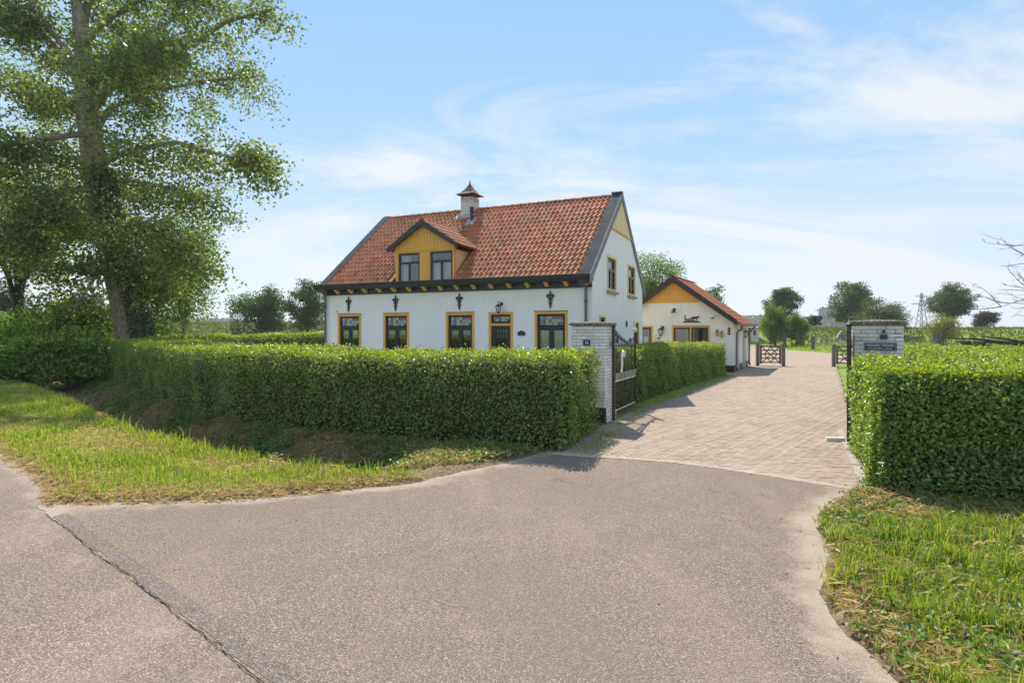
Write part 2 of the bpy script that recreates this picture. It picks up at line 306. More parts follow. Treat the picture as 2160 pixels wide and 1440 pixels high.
# ------------------------------------------------------------------ mesh helpers
def link(o, parent=None, **props):
    COL.objects.link(o)
    if parent is not None: o.parent = parent
    for k, v in props.items(): o[k] = v
    return o
def as_list(m): return m if isinstance(m, (list, tuple)) else [m]
class MB:
    def __init__(s): s.v = []; s.f = []; s.m = []
    def add(s, vs, fs, mi=0):
        n = len(s.v); s.v += [tuple(v) for v in vs]; s.f += [[i + n for i in f] for f in fs]; s.m += [mi] * len(fs); return s
    BF = [(0, 3, 2, 1), (4, 5, 6, 7), (0, 1, 5, 4), (1, 2, 6, 5), (2, 3, 7, 6), (3, 0, 4, 7)]
    def box(s, a, b, mi=0):
        (x0, y0, z0), (x1, y1, z1) = a, b
        return s.add([(x0, y0, z0), (x1, y0, z0), (x1, y1, z0), (x0, y1, z0), (x0, y0, z1), (x1, y0, z1), (x1, y1, z1), (x0, y1, z1)], s.BF, mi)
    def bar(s, p, q, w, h=None, mi=0, up=(0, 0, 1)):
        p, q = Vector(p), Vector(q); h = h or w; d = (q - p).normalized(); u = Vector(up)
        if abs(d.dot(u)) > .98: u = Vector((0, 1, 0))
        a = d.cross(u).normalized() * w / 2; b = a.cross(d).normalized() * h / 2
        return s.add([p - a - b, p + a - b, p + a + b, p - a + b, q - a - b, q + a - b, q + a + b, q - a + b], s.BF, mi)
    def tube(s, pts, rs, n=8, mi=0, cap=True):
        pts = [Vector(p) for p in pts]
        if not isinstance(rs, (list, tuple)): rs = [rs] * len(pts)
        base = len(s.v); ref = None
        for i, p in enumerate(pts):
            d = (pts[min(i + 1, len(pts) - 1)] - pts[max(i - 1, 0)]).normalized()
            if ref is None: ref = Vector((1, 0, 0)) if abs(d.x) < .8 else Vector((0, 1, 0))
            a = (ref - d * ref.dot(d)).normalized(); ref = a; b = d.cross(a)
            for k in range(n):
                t_ = 2 * math.pi * k / n; s.v.append(tuple(p + (a * math.cos(t_) + b * math.sin(t_)) * rs[i]))
        for i in range(len(pts) - 1):
            for k in range(n):
                k2 = (k + 1) % n; s.f.append([base + i * n + k, base + i * n + k2, base + (i + 1) * n + k2, base + (i + 1) * n + k]); s.m.append(mi)
        if cap:
            s.f.append([base + k for k in range(n)][::-1]); s.f.append([base + (len(pts) - 1) * n + k for k in range(n)]); s.m += [mi, mi]
        return s
    def prism(s, poly, d0, d1, axis='y', mi=0):
        n = len(poly)
        P = {'y': lambda a, b, d: (a, d, b), 'x': lambda a, b, d: (d, a, b), 'z': lambda a, b, d: (a, b, d)}[axis]
        vs = [P(a, b, d0) for a, b in poly] + [P(a, b, d1) for a, b in poly]
        fs = [list(range(n))[::-1], list(range(n, 2 * n))] + [[i, (i + 1) % n, n + (i + 1) % n, n + i] for i in range(n)]
        return s.add(vs, fs, mi)
    def lathe(s, prof, n=12, c=(0, 0, 0), mi=0, sx=1, sy=1):
        vs = []; fs = []
        for r, z in prof:
            for k in range(n):
                a = 2 * math.pi * k / n; vs.append((c[0] + r * sx * math.cos(a), c[1] + r * sy * math.sin(a), c[2] + z))
        for i in range(len(prof) - 1):
            for k in range(n):
                k2 = (k + 1) % n; fs.append([i * n + k, i * n + k2, (i + 1) * n + k2, (i + 1) * n + k])
        return s.add(vs, fs, mi)
    def xform(s, Mx): s.v = [tuple(Mx @ Vector(v)) for v in s.v]; return s
    def mesh(s, name, mats):
        me = bpy.data.meshes.new(name); me.from_pydata(s.v, [], s.f)
        for m in as_list(mats): me.materials.append(m)
        me.polygons.foreach_set('material_index', s.m); me.update(); return me
    def build(s, name, mats, parent=None, smooth=False, **props):
        me = s.mesh(name, mats)
        if smooth: me.polygons.foreach_set('use_smooth', [True] * len(me.polygons))
        return link(bpy.data.objects.new(name, me), parent, **props)
def thing(name, label, cat, loc=(0, 0, 0), rz=0., group=None):
    o = bpy.data.objects.new(name, None); o.location = loc; o.rotation_euler = (0, 0, rz); o.empty_display_size = .2
    link(o); o['label'] = label; o['category'] = cat
    if group: o['group'] = group
    return o
def tag(o, label, cat, group=None):
    o['label'] = label; o['category'] = cat
    if group: o['group'] = group
    return o
def np_mesh(name, V, F, mat, parent=None, attrs=None, smooth=False, **props):
    """V (n,3), F (m,k) with one k."""
    me = bpy.data.meshes.new(name); V = np.ascontiguousarray(V, dtype=np.float32); F = np.ascontiguousarray(F, dtype=np.int32)
    m, k = F.shape
    me.vertices.add(len(V)); me.vertices.foreach_set('co', V.ravel()); me.loops.add(m * k); me.loops.foreach_set('vertex_index', F.ravel())
    me.polygons.add(m); me.polygons.foreach_set('loop_start', np.arange(0, m * k, k, dtype=np.int32)); me.polygons.foreach_set('loop_total', np.full(m, k, dtype=np.int32))
    if smooth: me.polygons.foreach_set('use_smooth', np.ones(m, dtype=bool))
    me.update(calc_edges=True)
    for an, av in (attrs or {}).items():
        a = me.attributes.new(an, 'FLOAT', 'POINT'); a.data.foreach_set('value', np.ascontiguousarray(av, dtype=np.float32))
    for x in as_list(mat): me.materials.append(x)
    return link(bpy.data.objects.new(name, me), parent, **props)
def unit(a): return a / np.maximum(np.linalg.norm(a, axis=-1, keepdims=True), 1e-9)
def leaf_arrays(P, N, size, asp=.55, fold=.18, tang=None):
    n = len(P); size = np.broadcast_to(size, (n,))[:, None]
    N = unit(N); T = RNG.normal(size=(n, 3)) if tang is None else tang + RNG.normal(size=(n, 3)) * .35
    T = unit(T - N * (T * N).sum(1, keepdims=True)); B = np.cross(N, T)
    asp_ = asp * RNG.uniform(.8, 1.2, (n, 1))
    base = P - T * size * .5; tip = P + T * size * .5 - N * size * .12
    fold = fold * asp / .55; l = P + B * size * asp_ * .5 + N * size * fold; r = P - B * size * asp_ * .5 + N * size * fold
    V = np.stack([base, r, tip, l], 1).reshape(-1, 3); i = np.arange(n)[:, None] * 4
    F = np.concatenate([i + np.array([[0, 1, 2]]), i + np.array([[0, 2, 3]])], 0)
    return V, F
def leaves(name, P, N, size, mat, parent=None, asp=.55, tang=None, **props):
    V, F = leaf_arrays(np.asarray(P), np.asarray(N), size, asp, tang=tang); return np_mesh(name, V, F, mat, parent, **props)
def blades(name, P, h, w, lean, mat, parent=None, **props):
    n = len(P); a = RNG.uniform(0, 2 * np.pi, n); side = np.stack([np.cos(a), np.sin(a), np.zeros(n)], 1)
    b = RNG.uniform(0, 2 * np.pi, n); L = np.stack([np.cos(b), np.sin(b), np.zeros(n)], 1) * (lean * RNG.uniform(.2, 1.2, n))[:, None]
    h = np.broadcast_to(h, (n,))[:, None]; w = np.broadcast_to(w, (n,))[:, None]
    up = np.array([[0, 0, 1.]])
    mid = P + up * h * .55 + L * h * .28; tip = P + up * h * np.maximum(.35, 1 - .45 * lean)[:, None] + L * h
    V = np.stack([P - side * w * .5, P + side * w * .5, mid + side * w * .4, mid - side * w * .4, tip], 1).reshape(-1, 3)
    i = np.arange(n)[:, None] * 5
    F = np.concatenate([i + np.array([[0, 1, 2]]), i + np.array([[0, 2, 3]]), i + np.array([[3, 2, 4]])], 0)
    return np_mesh(name, V, F, mat, parent, **props)
_h = np.random.default_rng(3).random((64, 64))
def vnoise(x, y):
    xi = np.floor(x).astype(int); yi = np.floor(y).astype(int); fx = x - xi; fy = y - yi
    fx = fx * fx * (3 - 2 * fx); fy = fy * fy * (3 - 2 * fy)
    g = lambda a, b: _h[a % 64, b % 64]
    return (g(xi, yi) * (1 - fx) + g(xi + 1, yi) * fx) * (1 - fy) + (g(xi, yi + 1) * (1 - fx) + g(xi + 1, yi + 1) * fx) * fy
def poly_dist(x, y, line, closed=False):
    pts = list(line) + ([line[0]] if closed else []); d = np.full(np.shape(x), 1e9)
    for (ax, ay), (bx, by) in zip(pts[:-1], pts[1:]):
        vx, vy = bx - ax, by - ay; t_ = np.clip(((x - ax) * vx + (y - ay) * vy) / max(vx * vx + vy * vy, 1e-9), 0, 1)
        d = np.minimum(d, np.hypot(x - ax - t_ * vx, y - ay - t_ * vy))
    return d
def inside(x, y, poly):
    r = np.zeros(np.shape(x), bool); n = len(poly)
    for i in range(n):
        (ax, ay), (bx, by) = poly[i], poly[(i + 1) % n]
        if ay == by: continue
        c_ = ((ay > y) != (by > y)) & (x < (bx - ax) * (y - ay) / (by - ay) + ax); r ^= c_
    return r
def sdist(x, y, poly):
    d = poly_dist(x, y, poly, True); return np.where(inside(x, y, poly), d, -d)     # positive inside
def sstep(a, b, x): t_ = np.clip((x - a) / (b - a), 0, 1); return t_ * t_ * (3 - 2 * t_)
def text_mesh(body, size, parent, mat, loc, rot, name='lettering', fit=.1, bold=0.012, ext=.002):
    cu = bpy.data.curves.new('lettering', 'FONT'); cu.body = body; cu.size = size; cu.align_x = 'CENTER'; cu.align_y = 'CENTER'; cu.offset = bold * size; cu.extrude = ext
    o = bpy.data.objects.new('tmp', cu); COL.objects.link(o); bpy.context.view_layer.update()
    me = bpy.data.meshes.new_from_object(o.evaluated_get(bpy.context.evaluated_depsgraph_get())); bpy.data.objects.remove(o); bpy.data.curves.remove(cu)
    me.name = name; me.materials.clear(); me.materials.append(mat); xv = [v.co.x for v in me.vertices]; xs = fit / (max(xv) - min(xv))
    o = bpy.data.objects.new(name, me); o.location = loc; o.rotation_euler = rot; o.scale = (xs, 1, 1); return link(o, parent)

# ------------------------------------------------------------------ ground plan (metres, camera above the origin)
E_DIR = np.array([.778, -.628]); E_N = np.array([.628, .778])          # road edge direction, and the normal towards the farm
E0 = np.array([-1.33, 3.06])
def epos(t_, n_): return tuple(E0 + E_DIR * t_ + E_N * n_)
ROAD = [epos(-190, .0), epos(-5.6, .30), epos(-4.6, .0), epos(0, 0), epos(3.2, 0), epos(60, 0), epos(60, -5.2), epos(-190, -5.2)]
APRON = [(-4.75, 5.83), (-4.95, 6.2), (-4.06, 6.25), (-3.06, 6.33), (-2.12, 6.7), (-1.32, 6.95), (-.515, 7.75), (0, 8.2), (.45, 8.75), (.93, 8.6), (2.36, 8.1), (3.37, 7.36), (4.05, 6.75),
         (3.51, 6.25), (2.9, 5.49), (2.68, 4.9), (2.53, 4.56), (2.17, 4.04), (2.06, 3.56), (2.03, 3.12), (2.12, 2.6), (2.5, 1.9), (3.0, 1.2), epos(4.6, -.1), epos(0, -.06), epos(-4.4, -.06)]
PAVE = [(.45, 8.75), (.93, 8.6), (2.36, 8.1), (3.37, 7.36), (4.05, 6.75), (4.5, 7.0), (6.0, 9.9), (17, 29.8), (28, 43), (25.7, 45.6), (25.4, 53), (37, 78), (34, 78), (22, 68), (9, 33), (12.2, 29.7), (9.9, 25.3), (9.2, 24.2), (2.6, 12.8), (1.6, 10.8)]
DITCH = [(-1.5, 8.35), (-2.8, 8.9), (-4.5, 9.75), (-7.0, 11.7), (-11.3, 15.8), (-19.5, 24.0), (-30, 35)]
HEDGE_FRONT = [(.82, 8.75), (-1.0, 9.55), (-3.9, 10.9), (-5.8, 12.0), (-8.4, 14.4), (-11.4, 17.5), (-17.6, 24.0)]

def ground_z(x, y):
    sd = np.maximum(np.maximum(sdist(x, y, APRON), sdist(x, y, ROAD)), sdist(x, y, PAVE))
    n = vnoise(x * 3.1, y * 3.1) * .6 + vnoise(x * 9, y * 9) * .4 - .5
    z = np.clip(-sd * .35 + n * .05, -.07, .035) + np.where(sd < 0, n * .03 * sstep(0, -.6, sd), 0)
    dd = poly_dist(x, y, DITCH); taper = sstep(-1.1, -2.6, x)
    z = z - .72 * taper * sstep(1.05, .1, dd + (vnoise(x * 2, y * 2) - .5) * .3)
    z = z - 0.10 * sstep(1.3, .2, poly_dist(x, y, HEDGE_FRONT)) * sstep(-.2, -1.5, x) * (dd > 0)
    bank = 2.1 * sstep(64, 83, y + (vnoise(x * .08, 3 + y * .05) - .5) * 10) * sstep(10, 24, x) * (.85 + .3 * vnoise(x * .06, y * .06))
    return z + bank, sd, dd

def grid(xs, ys):
    X, Y = np.meshgrid(xs, ys); nx, ny = len(xs), len(ys); i = np.arange(ny - 1)[:, None] * nx + np.arange(nx - 1)[None, :]
    F = np.stack([i, i + 1, i + nx + 1, i + nx], -1).reshape(-1, 4); return X.ravel(), Y.ravel(), F
xs = np.concatenate([[-2500, -1500, -600, -300, -180], np.arange(-120, -30, 6), np.arange(-30, -14, 1.), np.arange(-14, 8, .15), np.arange(8, 30, 1.), np.arange(30, 140, 4), [180, 300, 600, 1500, 2500]])
ys = np.concatenate([[-600, -100, -30, -12, -6], np.arange(-3, 2, .5), np.arange(2, 14, .15), np.arange(14, 26, .5), np.arange(26, 120, 2.5), [150, 220, 400, 800, 1500, 2500]])
gx, gy, gf = grid(xs, ys); gz, gsd, gdd = ground_z(gx, gy)
soil = np.clip(sstep(1.9, .7, gdd) * (gx < -.5) + sstep(.55, .12, -gsd) * (gy < 14) + sstep(1.6, .4, poly_dist(gx, gy, HEDGE_FRONT)) + sstep(1.7, .5, poly_dist(gx, gy, [(4.0, 7.0), (5.5, 5.9), (7, 5.1)])) * .9 + .35 * (vnoise(gx * .9, gy * .9) > .62) * (gy < 14), 0, 1)
np_mesh('ground', np.stack([gx, gy, gz], 1), gf, M['ground'], None, {'soil': soil}, True, kind='structure')

# road: strip along its own direction
t_ = np.concatenate([np.arange(-190, -12, 4.), np.arange(-12, 8, .25), np.arange(8, 61, 4.)]); w_ = np.concatenate([np.arange(-5.2, -.6, .4), np.arange(-.6, .76, .12)])
T_, W_, rf = grid(t_, w_); P2 = E0 + T_[:, None] * E_DIR + W_[:, None] * E_N
sd = sdist(P2[:, 0], P2[:, 1], ROAD); sda = sdist(P2[:, 0], P2[:, 1], APRON)
keep = (np.maximum(sd, -9)[rf].min(1) > -.35)
np_mesh('road', np.c_[P2, np.zeros(len(P2))], rf[keep], M['road'], None, {'edge': np.clip(1 - np.maximum(sd, sda + .3) / .55, 0, 1.2)}, False, kind='structure')
ax, ay, af = grid(np.arange(-5.6, 5.0, .12), np.arange(-1, 9.2, .12)); sa = sdist(ax, ay, APRON)
roadside = (ax - E0[0]) * E_N[0] + (ay - E0[1]) * E_N[1]
pave_side = sdist(ax, ay, PAVE)
snap = (roadside < 0) & (roadside > -.14); ax = np.where(snap, ax - roadside * E_N[0], ax); ay = np.where(snap, ay - roadside * E_N[1], ay); roadside = np.where(snap, 0., roadside)
d_edge = np.minimum(poly_dist(ax, ay, APRON[:9]), poly_dist(ax, ay, APRON[12:23]))
keep = (sa[af].min(1) > -.3) & (pave_side[af].max(1) < .14) & (roadside[af].min(1) > -.02)
np_mesh('driveway_apron', np.c_[ax, ay, np.full(len(ax), .004)], af[keep], M['apron'], None, {'edge': np.where(sa > 0, np.clip(1 - d_edge / .62, 0, 1), 1.)}, False, kind='structure')
# tar strip and open crack along the seam
def strip(name, a, b, off_l, off_r, z, mat, step=.12, jag=.02, **props):
    n = int((b - a) / step); V = []; F = []
    wob = 0.
    for i in range(n + 1):
        t0 = a + (b - a) * i / n; wob = wob * .7 + random.uniform(-jag, jag)
        for o_ in (off_l + wob, off_r + wob + random.uniform(-jag, jag) * .6):
            p = epos(t0, o_); V.append((p[0], p[1], z))
        if i: F.append((2 * i - 2, 2 * i - 1, 2 * i + 1, 2 * i))
    return np_mesh(name, np.array(V), np.array(F), mat, None, **props)
strip('seam_strip', -4.3, 6, .02, .15, .0065, M['strip'], .14, .008, kind='structure')
def crack(name, a, b, step=.045):
    n = int((b - a) / step); V = []; F = []; c_ = 0.
    for i in range(n + 1):
        t0 = a + (b - a) * i / n; c_ = c_ * .9 + random.uniform(-.009, .009); w = random.uniform(.0012, .0048) * (1.6 if random.random() < .15 else 1)
        for o_ in (c_ - w, c_ + w): p = epos(t0, o_ + .004); V.append((p[0], p[1], .0085))
        if i: F.append((2 * i - 2, 2 * i - 1, 2 * i + 1, 2 * i))
    return np_mesh(name, np.array(V), np.array(F), M['crack'], None, kind='structure')
crack('road_crack', -4.5, 6)

# ------------------------------------------------------------------ paving: herringbone clinkers
paving = MB().add([(x, y, .0045) for x, y in PAVE], [list(range(len(PAVE)))]).build('paving', M['paving'], None, kind='structure')
A0 = R(4); ux, uy = np.array([math.cos(A0), math.sin(A0)]), np.array([-math.sin(A0), math.cos(A0)])
a_, b_ = np.meshgrid(np.arange(-10, 340), np.arange(40, 370)); a_ = a_.ravel(); b_ = b_.ravel(); m4 = (a_ - b_) % 4
hor = m4 == 0; ver = m4 == 3; cell = .088
cu = np.where(hor, a_ + 1.0, a_ + .5) * cell; cv = np.where(hor, b_ + .5, b_ + 1.0) * cell
cx = cu * ux[0] + cv * uy[0]; cy = cu * ux[1] + cv * uy[1]
sel = (hor | ver) & (sdist(cx, cy, PAVE) > .0) & (cy < 30.5)
cx, cy, hz_ = cx[sel], cy[sel], hor[sel]
ordr = np.argsort(cy - .25 * np.abs(cx - 2.5)); cx, cy, hz_ = cx[ordr], cy[ordr], hz_[ordr]
NB = 280
def paver_mesh():
    b = MB(); l, w, c_, h = .0855, .0415, .004, .05
    vs = [(-l, -w, -h), (l, -w, -h), (l, w, -h), (-l, w, -h), (-l, -w, -c_), (l, -w, -c_), (l, w, -c_), (-l, w, -c_), (-l + c_, -w + c_, 0), (l - c_, -w + c_, 0), (l - c_, w - c_, 0), (-l + c_, w - c_, 0)]
    fs = [(0, 1, 5, 4), (1, 2, 6, 5), (2, 3, 7, 6), (3, 0, 4, 7), (4, 5, 9, 8), (5, 6, 10, 9), (6, 7, 11, 10), (7, 4, 8, 11), (8, 9, 10, 11)]
    return b.add(vs, fs).mesh('paver', M['paver']), np.array(vs), np.array(fs)
pm, pv, pfc = paver_mesh()
for i in range(NB):
    o = bpy.data.objects.new('brick', pm); o.location = (cx[i], cy[i], .013 + random.uniform(-.0025, .002))
    o.rotation_euler = (R(random.uniform(-.7, .7)), R(random.uniform(-.7, .7)), A0 + (0 if hz_[i] else R(90)) + R(random.uniform(-1.2, 1.2))); link(o, paving)
n = len(cx) - NB; ang = A0 + np.where(hz_[NB:], 0, np.pi / 2) + RNG.normal(0, .012, n); tlt = RNG.normal(0, .007, (n, 2))
ca, sa_ = np.cos(ang)[:, None], np.sin(ang)[:, None]; lx, ly, lz = pv[:, 0][None], pv[:, 1][None], pv[:, 2][None]
VX = cx[NB:, None] + lx * ca - ly * sa_; VY = cy[NB:, None] + lx * sa_ + ly * ca; VZ = 0.013 + RNG.uniform(-.0025, .002, n)[:, None] + lz + lx * tlt[:, :1] + ly * tlt[:, 1:]
np_mesh('brick_field', np.stack([VX, VY, VZ], -1).reshape(-1, 3), (np.arange(n)[:, None, None] * 12 + pfc[None]).reshape(-1, 4), M['paver'], paving, kind='stuff')
# edging of concrete kerb stones between the paving and the near hedge
kerb = MB(); 
for k in range(4):
    p = Vector((4.33 + .46 * k, 7.0 + .93 * k, -.02)); q = p + Vector((.44, .89, 0)); kerb.bar(p + Vector((0, 0, -.01)), q + Vector((0, 0, -.01)), .10, .11)
kerb.build('kerb', M['concrete'], None, kind='structure')

edge_line = [(.62, 8.74), (.93, 8.62), (1.65, 8.37), (2.36, 8.11), (2.9, 7.75), (3.37, 7.37), (3.75, 7.03), (4.08, 6.74)]
eb_ = MB(); w0 = .06
for k in range(len(edge_line) - 1):
    p, q = Vector((*edge_line[k], 0)), Vector((*edge_line[k + 1], 0)); nn = Vector((0, 0, 1)).cross((q - p).normalized()) * w0
    eb_.add([p - nn + Vector((0, 0, .0165)), q - nn + Vector((0, 0, .0165)), q + nn + Vector((0, 0, .0165)), p + nn + Vector((0, 0, .0165)), p - nn * 1.3, q - nn * 1.3, q + nn * 1.3, p + nn * 1.3], MB.BF)
eb_.build('paving_edge', mottled('sandy_edge', (.30, .245, .19), (.46, .385, .31), 14, .95, .4, 50, .1, where='Position'), None, kind='structure')

# ------------------------------------------------------------------ FARMHOUSE
HA = -R(24.7)
house = thing('farmhouse', 'white painted brick farmhouse with orange tiled roof and yellow dormer', 'house', (2.301, 16.3, 0), HA)
L, G = 9.92, 6.84
SL = .835; ZE = 3.45; VE = -.20                      # roof line: z = ZE + SL * (v - VE)
def roof_z(v): return ZE + SL * (v - VE) if v <= G / 2 else ZE + SL * (G - v - VE)
ZR = roof_z(G / 2)
def wall_mesh(u0, u1, z0, top, holes, P, kinks=(), reveal=.12):
    b = MB(); cuts = sorted({u0, u1, *kinks, *[h[0] for h in holes], *[h[1] for h in holes]})
    for a, c_ in zip(cuts[:-1], cuts[1:]):
        m = (a + c_) / 2; z = [z0, z0]
        for h in sorted([h for h in holes if h[0] < m < h[1]], key=lambda h: h[2]):
            b.add([P(a, z[0], 0), P(c_, z[1], 0), P(c_, h[2], 0), P(a, h[2], 0)], [(0, 1, 2, 3)]); z = [h[3], h[3]]
        b.add([P(a, z[0], 0), P(c_, z[1], 0), P(c_, top(c_), 0), P(a, top(a), 0)], [(0, 1, 2, 3)])
    for (a, c_, e, f) in holes:
        for q in (((a, e), (a, f)), ((c_, e), (c_, f)), ((a, e), (c_, e)), ((a, f), (c_, f))):
            (p0, q0), (p1, q1) = q; b.add([P(p0, q0, 0), P(p1, q1, 0), P(p1, q1, reveal), P(p0, q0, reveal)], [(0, 1, 2, 3)])
    return b
PF = lambda u, z, d: (u, d, z)
WIN = [(-9.328, -8.30), (-7.344, -6.305), (-4.87, -3.835), (-1.781, -.745)]
ZH = 2.44
holes = [(a, b, .72, ZH) for a, b in WIN] + [(-3.323, -2.501, .08, ZH)]
wall_mesh(-L, 0, .0, lambda u: 3.42, holes, PF).build('wall', M['wall'], house)
PG = lambda v, z, d: (-d, v, z)
GW = [(1.56, 2.69), (4.31, 5.50)]
gholes = [(a + .02, b - .02, 3.10, 4.24) for a, b in GW] + [(.71, 1.395, 1.55, 2.338), (5.25, 6.19, .05, 2.22)]
wall_mesh(0, G, 0, lambda v: roof_z(v) - .06, gholes, PG, (G / 2,)).build('wall', M['wall'], house)
bk = MB(); bk.add([(-L, 0, 0), (-L, G, 0), (-L, G, roof_z(G) - .06), (-L, G / 2, ZR - .06), (-L, 0, roof_z(0) - .06)], [(0, 1, 2, 3, 4)])
bk.add([(-L, G, 0), (0, G, 0), (0, G, roof_z(G)), (-L, G, roof_z(G))], [(0, 1, 2, 3)])
bk.add([(-L, .0, 3.4), (0, 0, 3.4), (0, G, 3.4), (-L, G, 3.4)], [(0, 1, 2, 3)])
bk.add([(-L, 1.6, 0), (0, 1.6, 0), (0, 1.6, 3.4), (-L, 1.6, 3.4)], [(0, 1, 2, 3)])
bk.build('wall', M['wall'], house)
mottled_in = mottled('dim_interior', (.05, .045, .04), (.09, .08, .07), 2, .9)  # dim rooms put into the dark colour of the panels behind the panes
MB().box((-L + .05, 1.52, .02), (-.1, 1.56, 3.38)).build('dark_backing', mottled_in, house)
MB().box((-L - .03, -.03, 0), (.03, .0, .28)).build('plinth', M['black'], house)

def casing(b, u0, u1, z0, z1, w=.075, y0=-.02, y1=.1, P=None, mi=0, bottom=True):
    """four frame members butted end to end; P maps (u, depth, z) boxes."""
    def bx(a, c_): b.box(a, c_, mi)
    bx((u0, y0, z0), (u0 + w, y1, z1)); bx((u1 - w, y0, z0), (u1, y1, z1)); bx((u0 + w, y0, z1 - w), (u1 - w, y1, z1))
    if bottom: bx((u0 + w, y0, z0), (u1 - w, y1, z0 + w))
def leaded(u0, u1, z0, z1, y, nx, nz_, parent, lead=.012):
    b = MB(); sx, sz = (u1 - u0) / nx, (z1 - z0) / nz_
    for i in range(nx):
        for j in range(nz_):
            b.box((u0 + i * sx + lead / 2, y, z0 + j * sz + lead / 2), (u0 + (i + 1) * sx - lead / 2, y + .006, z0 + (j + 1) * sz - lead / 2))
    b.build('leaded_panes', M['leaded'], parent, kind='stuff')
    g = MB()
    for i in range(1, nx): g.box((u0 + i * sx - lead / 2, y - .003, z0), (u0 + i * sx + lead / 2, y + .004, z1))
    for j in range(1, nz_): g.box((u0, y - .004, z0 + j * sz - lead / 2), (u1, y + .003, z0 + j * sz + lead / 2))
    g.build('lead_strips', M['zinc'], parent, kind='stuff')
def pane(u0, u1, z0, z1, y, parent): MB().box((u0, y, z0), (u1, y + .005, z1)).build('pane', M['glass'], parent)
def net(u0, u1, z0, z1, y, parent, mat='curtain', wave=.02, name='curtain', n=26, hem=.0):
    b = MB()
    for i in range(n + 1):
        u = u0 + (u1 - u0) * i / n; yy = y + wave * math.sin(i * 1.9) ; zb = z0 + hem * abs(math.sin(i * math.pi / 2))
        b.v += [(u, yy, zb), (u, yy, z1)]
        if i: b.f.append([2 * i - 2, 2 * i, 2 * i + 1, 2 * i - 1]); b.m.append(0)
    b.build(name, M[mat], parent)
for k, (a, c_) in enumerate(WIN):
    b = MB(); casing(b, a, c_, .72, ZH); win = b.build('window', M['ochre'], house)
    MB().box((a - .01, -.03, ZH + .002), (c_ + .01, .03, ZH + .02)).build('head_strip', M['gutter'], win)  # dark strip along the top of the casing
    MB().box((a - .04, -.08, .66), (c_ + .04, .08, .718)).build('sill', M['sill'], win)
    i0, i1, zt, zb = a + .075, c_ - .075, ZH - .075, .795
    s = MB(); casing(s, i0, i1, zb, zt, .05, .03, .085); s.box((i0 + .05, .02, 1.915), (i1 - .05, .084, 2.005)); um = (i0 + i1) / 2
    s.box((um - .04, .025, zb + .05), (um + .04, .083, 1.914))
    for (p, q) in ((i0 + .05, um - .04), (um + .04, i1 - .05)): casing(s, p, q, zb + .05, 1.914, .035, .035, .075)
    s.build('sash', M['black'], win)
    leaded(i0 + .07, i1 - .07, 2.025, zt - .06, .055, 7 if k != 3 else 8, 3, win)
    for (p, q) in ((i0 + .086, um - .076), (um + .076, i1 - .086)): pane(p, q, zb + .086, 1.88, .056, win)
    if k == 3:
        for (p, q) in ((i0 + .086, um - .076), (um + .076, i1 - .086)):
            net(p, q, 1.27, 1.87, .085, win, 'blind', .002, 'blind', 8); net(p, q, 1.72, 1.875, .078, win, 'curtain', .004, 'lace_valance', 24, .025)
    else:
        net(i0 + .06, i1 - .06, 1.72, 1.89, .14, win, 'curtain', .012, 'lace_valance', 24, .03)
# front door
a, c_ = -3.323, -2.501
b = MB(); casing(b, a, c_, .08, ZH, bottom=False); b.box((a + .075, -.018, 2.018), (c_ - .075, .099, 2.09)); dr = b.build('door', M['ochre'], house)
s = MB(); i0, i1 = a + .075, c_ - .075
casing(s, i0, i1, 2.091, ZH - .076, .05, .03, .085); casing(s, i0, i1, .08, 2.017, .13, .035, .085); s.box((i0 + .13, .034, .21), (i1 - .13, .084, .75)); s.build('door_leaf', M['black'], dr)
leaded(i0 + .06, i1 - .06, 2.15, ZH - .135, .055, 6, 2, dr)
pane(i0 + .13, i1 - .13, .75, 1.887, .07, dr)
g = MB()
for i in range(9):
    for j in range(14):
        u, z = i0 + .16 + (i1 - i0 - .32) * i / 8, .80 + 1.04 * j / 13
        if (i + j) % 2: g.lathe([(.001, -.012), (.018, -.012), (.018, .012), (.001, .012)], 6, (u, .045, z))
for i in range(5): g.bar((i0 + .13 + (i1 - i0 - .26) * i / 4, .05, .75), (i0 + .13 + (i1 - i0 - .26) * i / 4, .05, 1.887), .014, .014)
for j in range(8): g.bar((i0 + .13, .048, .78 + j * .15), (i1 - .13, .048, .78 + j * .15), .012, .012)
g.build('grille', M['zincdark'], dr)
MB().tube([(i1 - .06, .02, 1.0), (i1 - .06, -.03, 1.0), (i1 - .14, -.03, 1.0)], .012, 6).build('handle', M['steel'], dr)
# frieze, gutter, brackets, downpipes
MB().box((-L - .06, -.045, 3.112), (.0, -.002, 3.42)).build('frieze', M['black'], house)
prof = [(-.045, 3.29), (-.30, 3.29), (-.34, 3.36), (-.40, 3.385), (-.42, 3.47), (-.40, 3.47), (-.385, 3.41), (-.045, 3.41)]
MB().prism(prof, -L - .20, .04, 'x').build('gutter', M['gutter'], house)
MB().box((-L - .21, -.425, 3.471), (.045, -.40, 3.481)).build('gutter_lip', M['zinc'], house)
eb = MB(); eb.box((.041, -.40, 3.30), (.06, -.06, 3.465)); eb.build('gutter_end', M['zinc'], house)
for i in range(17):
    u = -9.86 + (9.715) * i / 16
    q = MB(); pr = [(-.046, 3.288), (-.255, 3.288), (-.25, 3.25), (-.16, 3.225), (-.12, 3.19), (-.11, 3.165), (-.046, 3.165)]
    q.prism(pr, u - .055, u + .055, 'x'); q.build('bracket', M['ochre'], house)
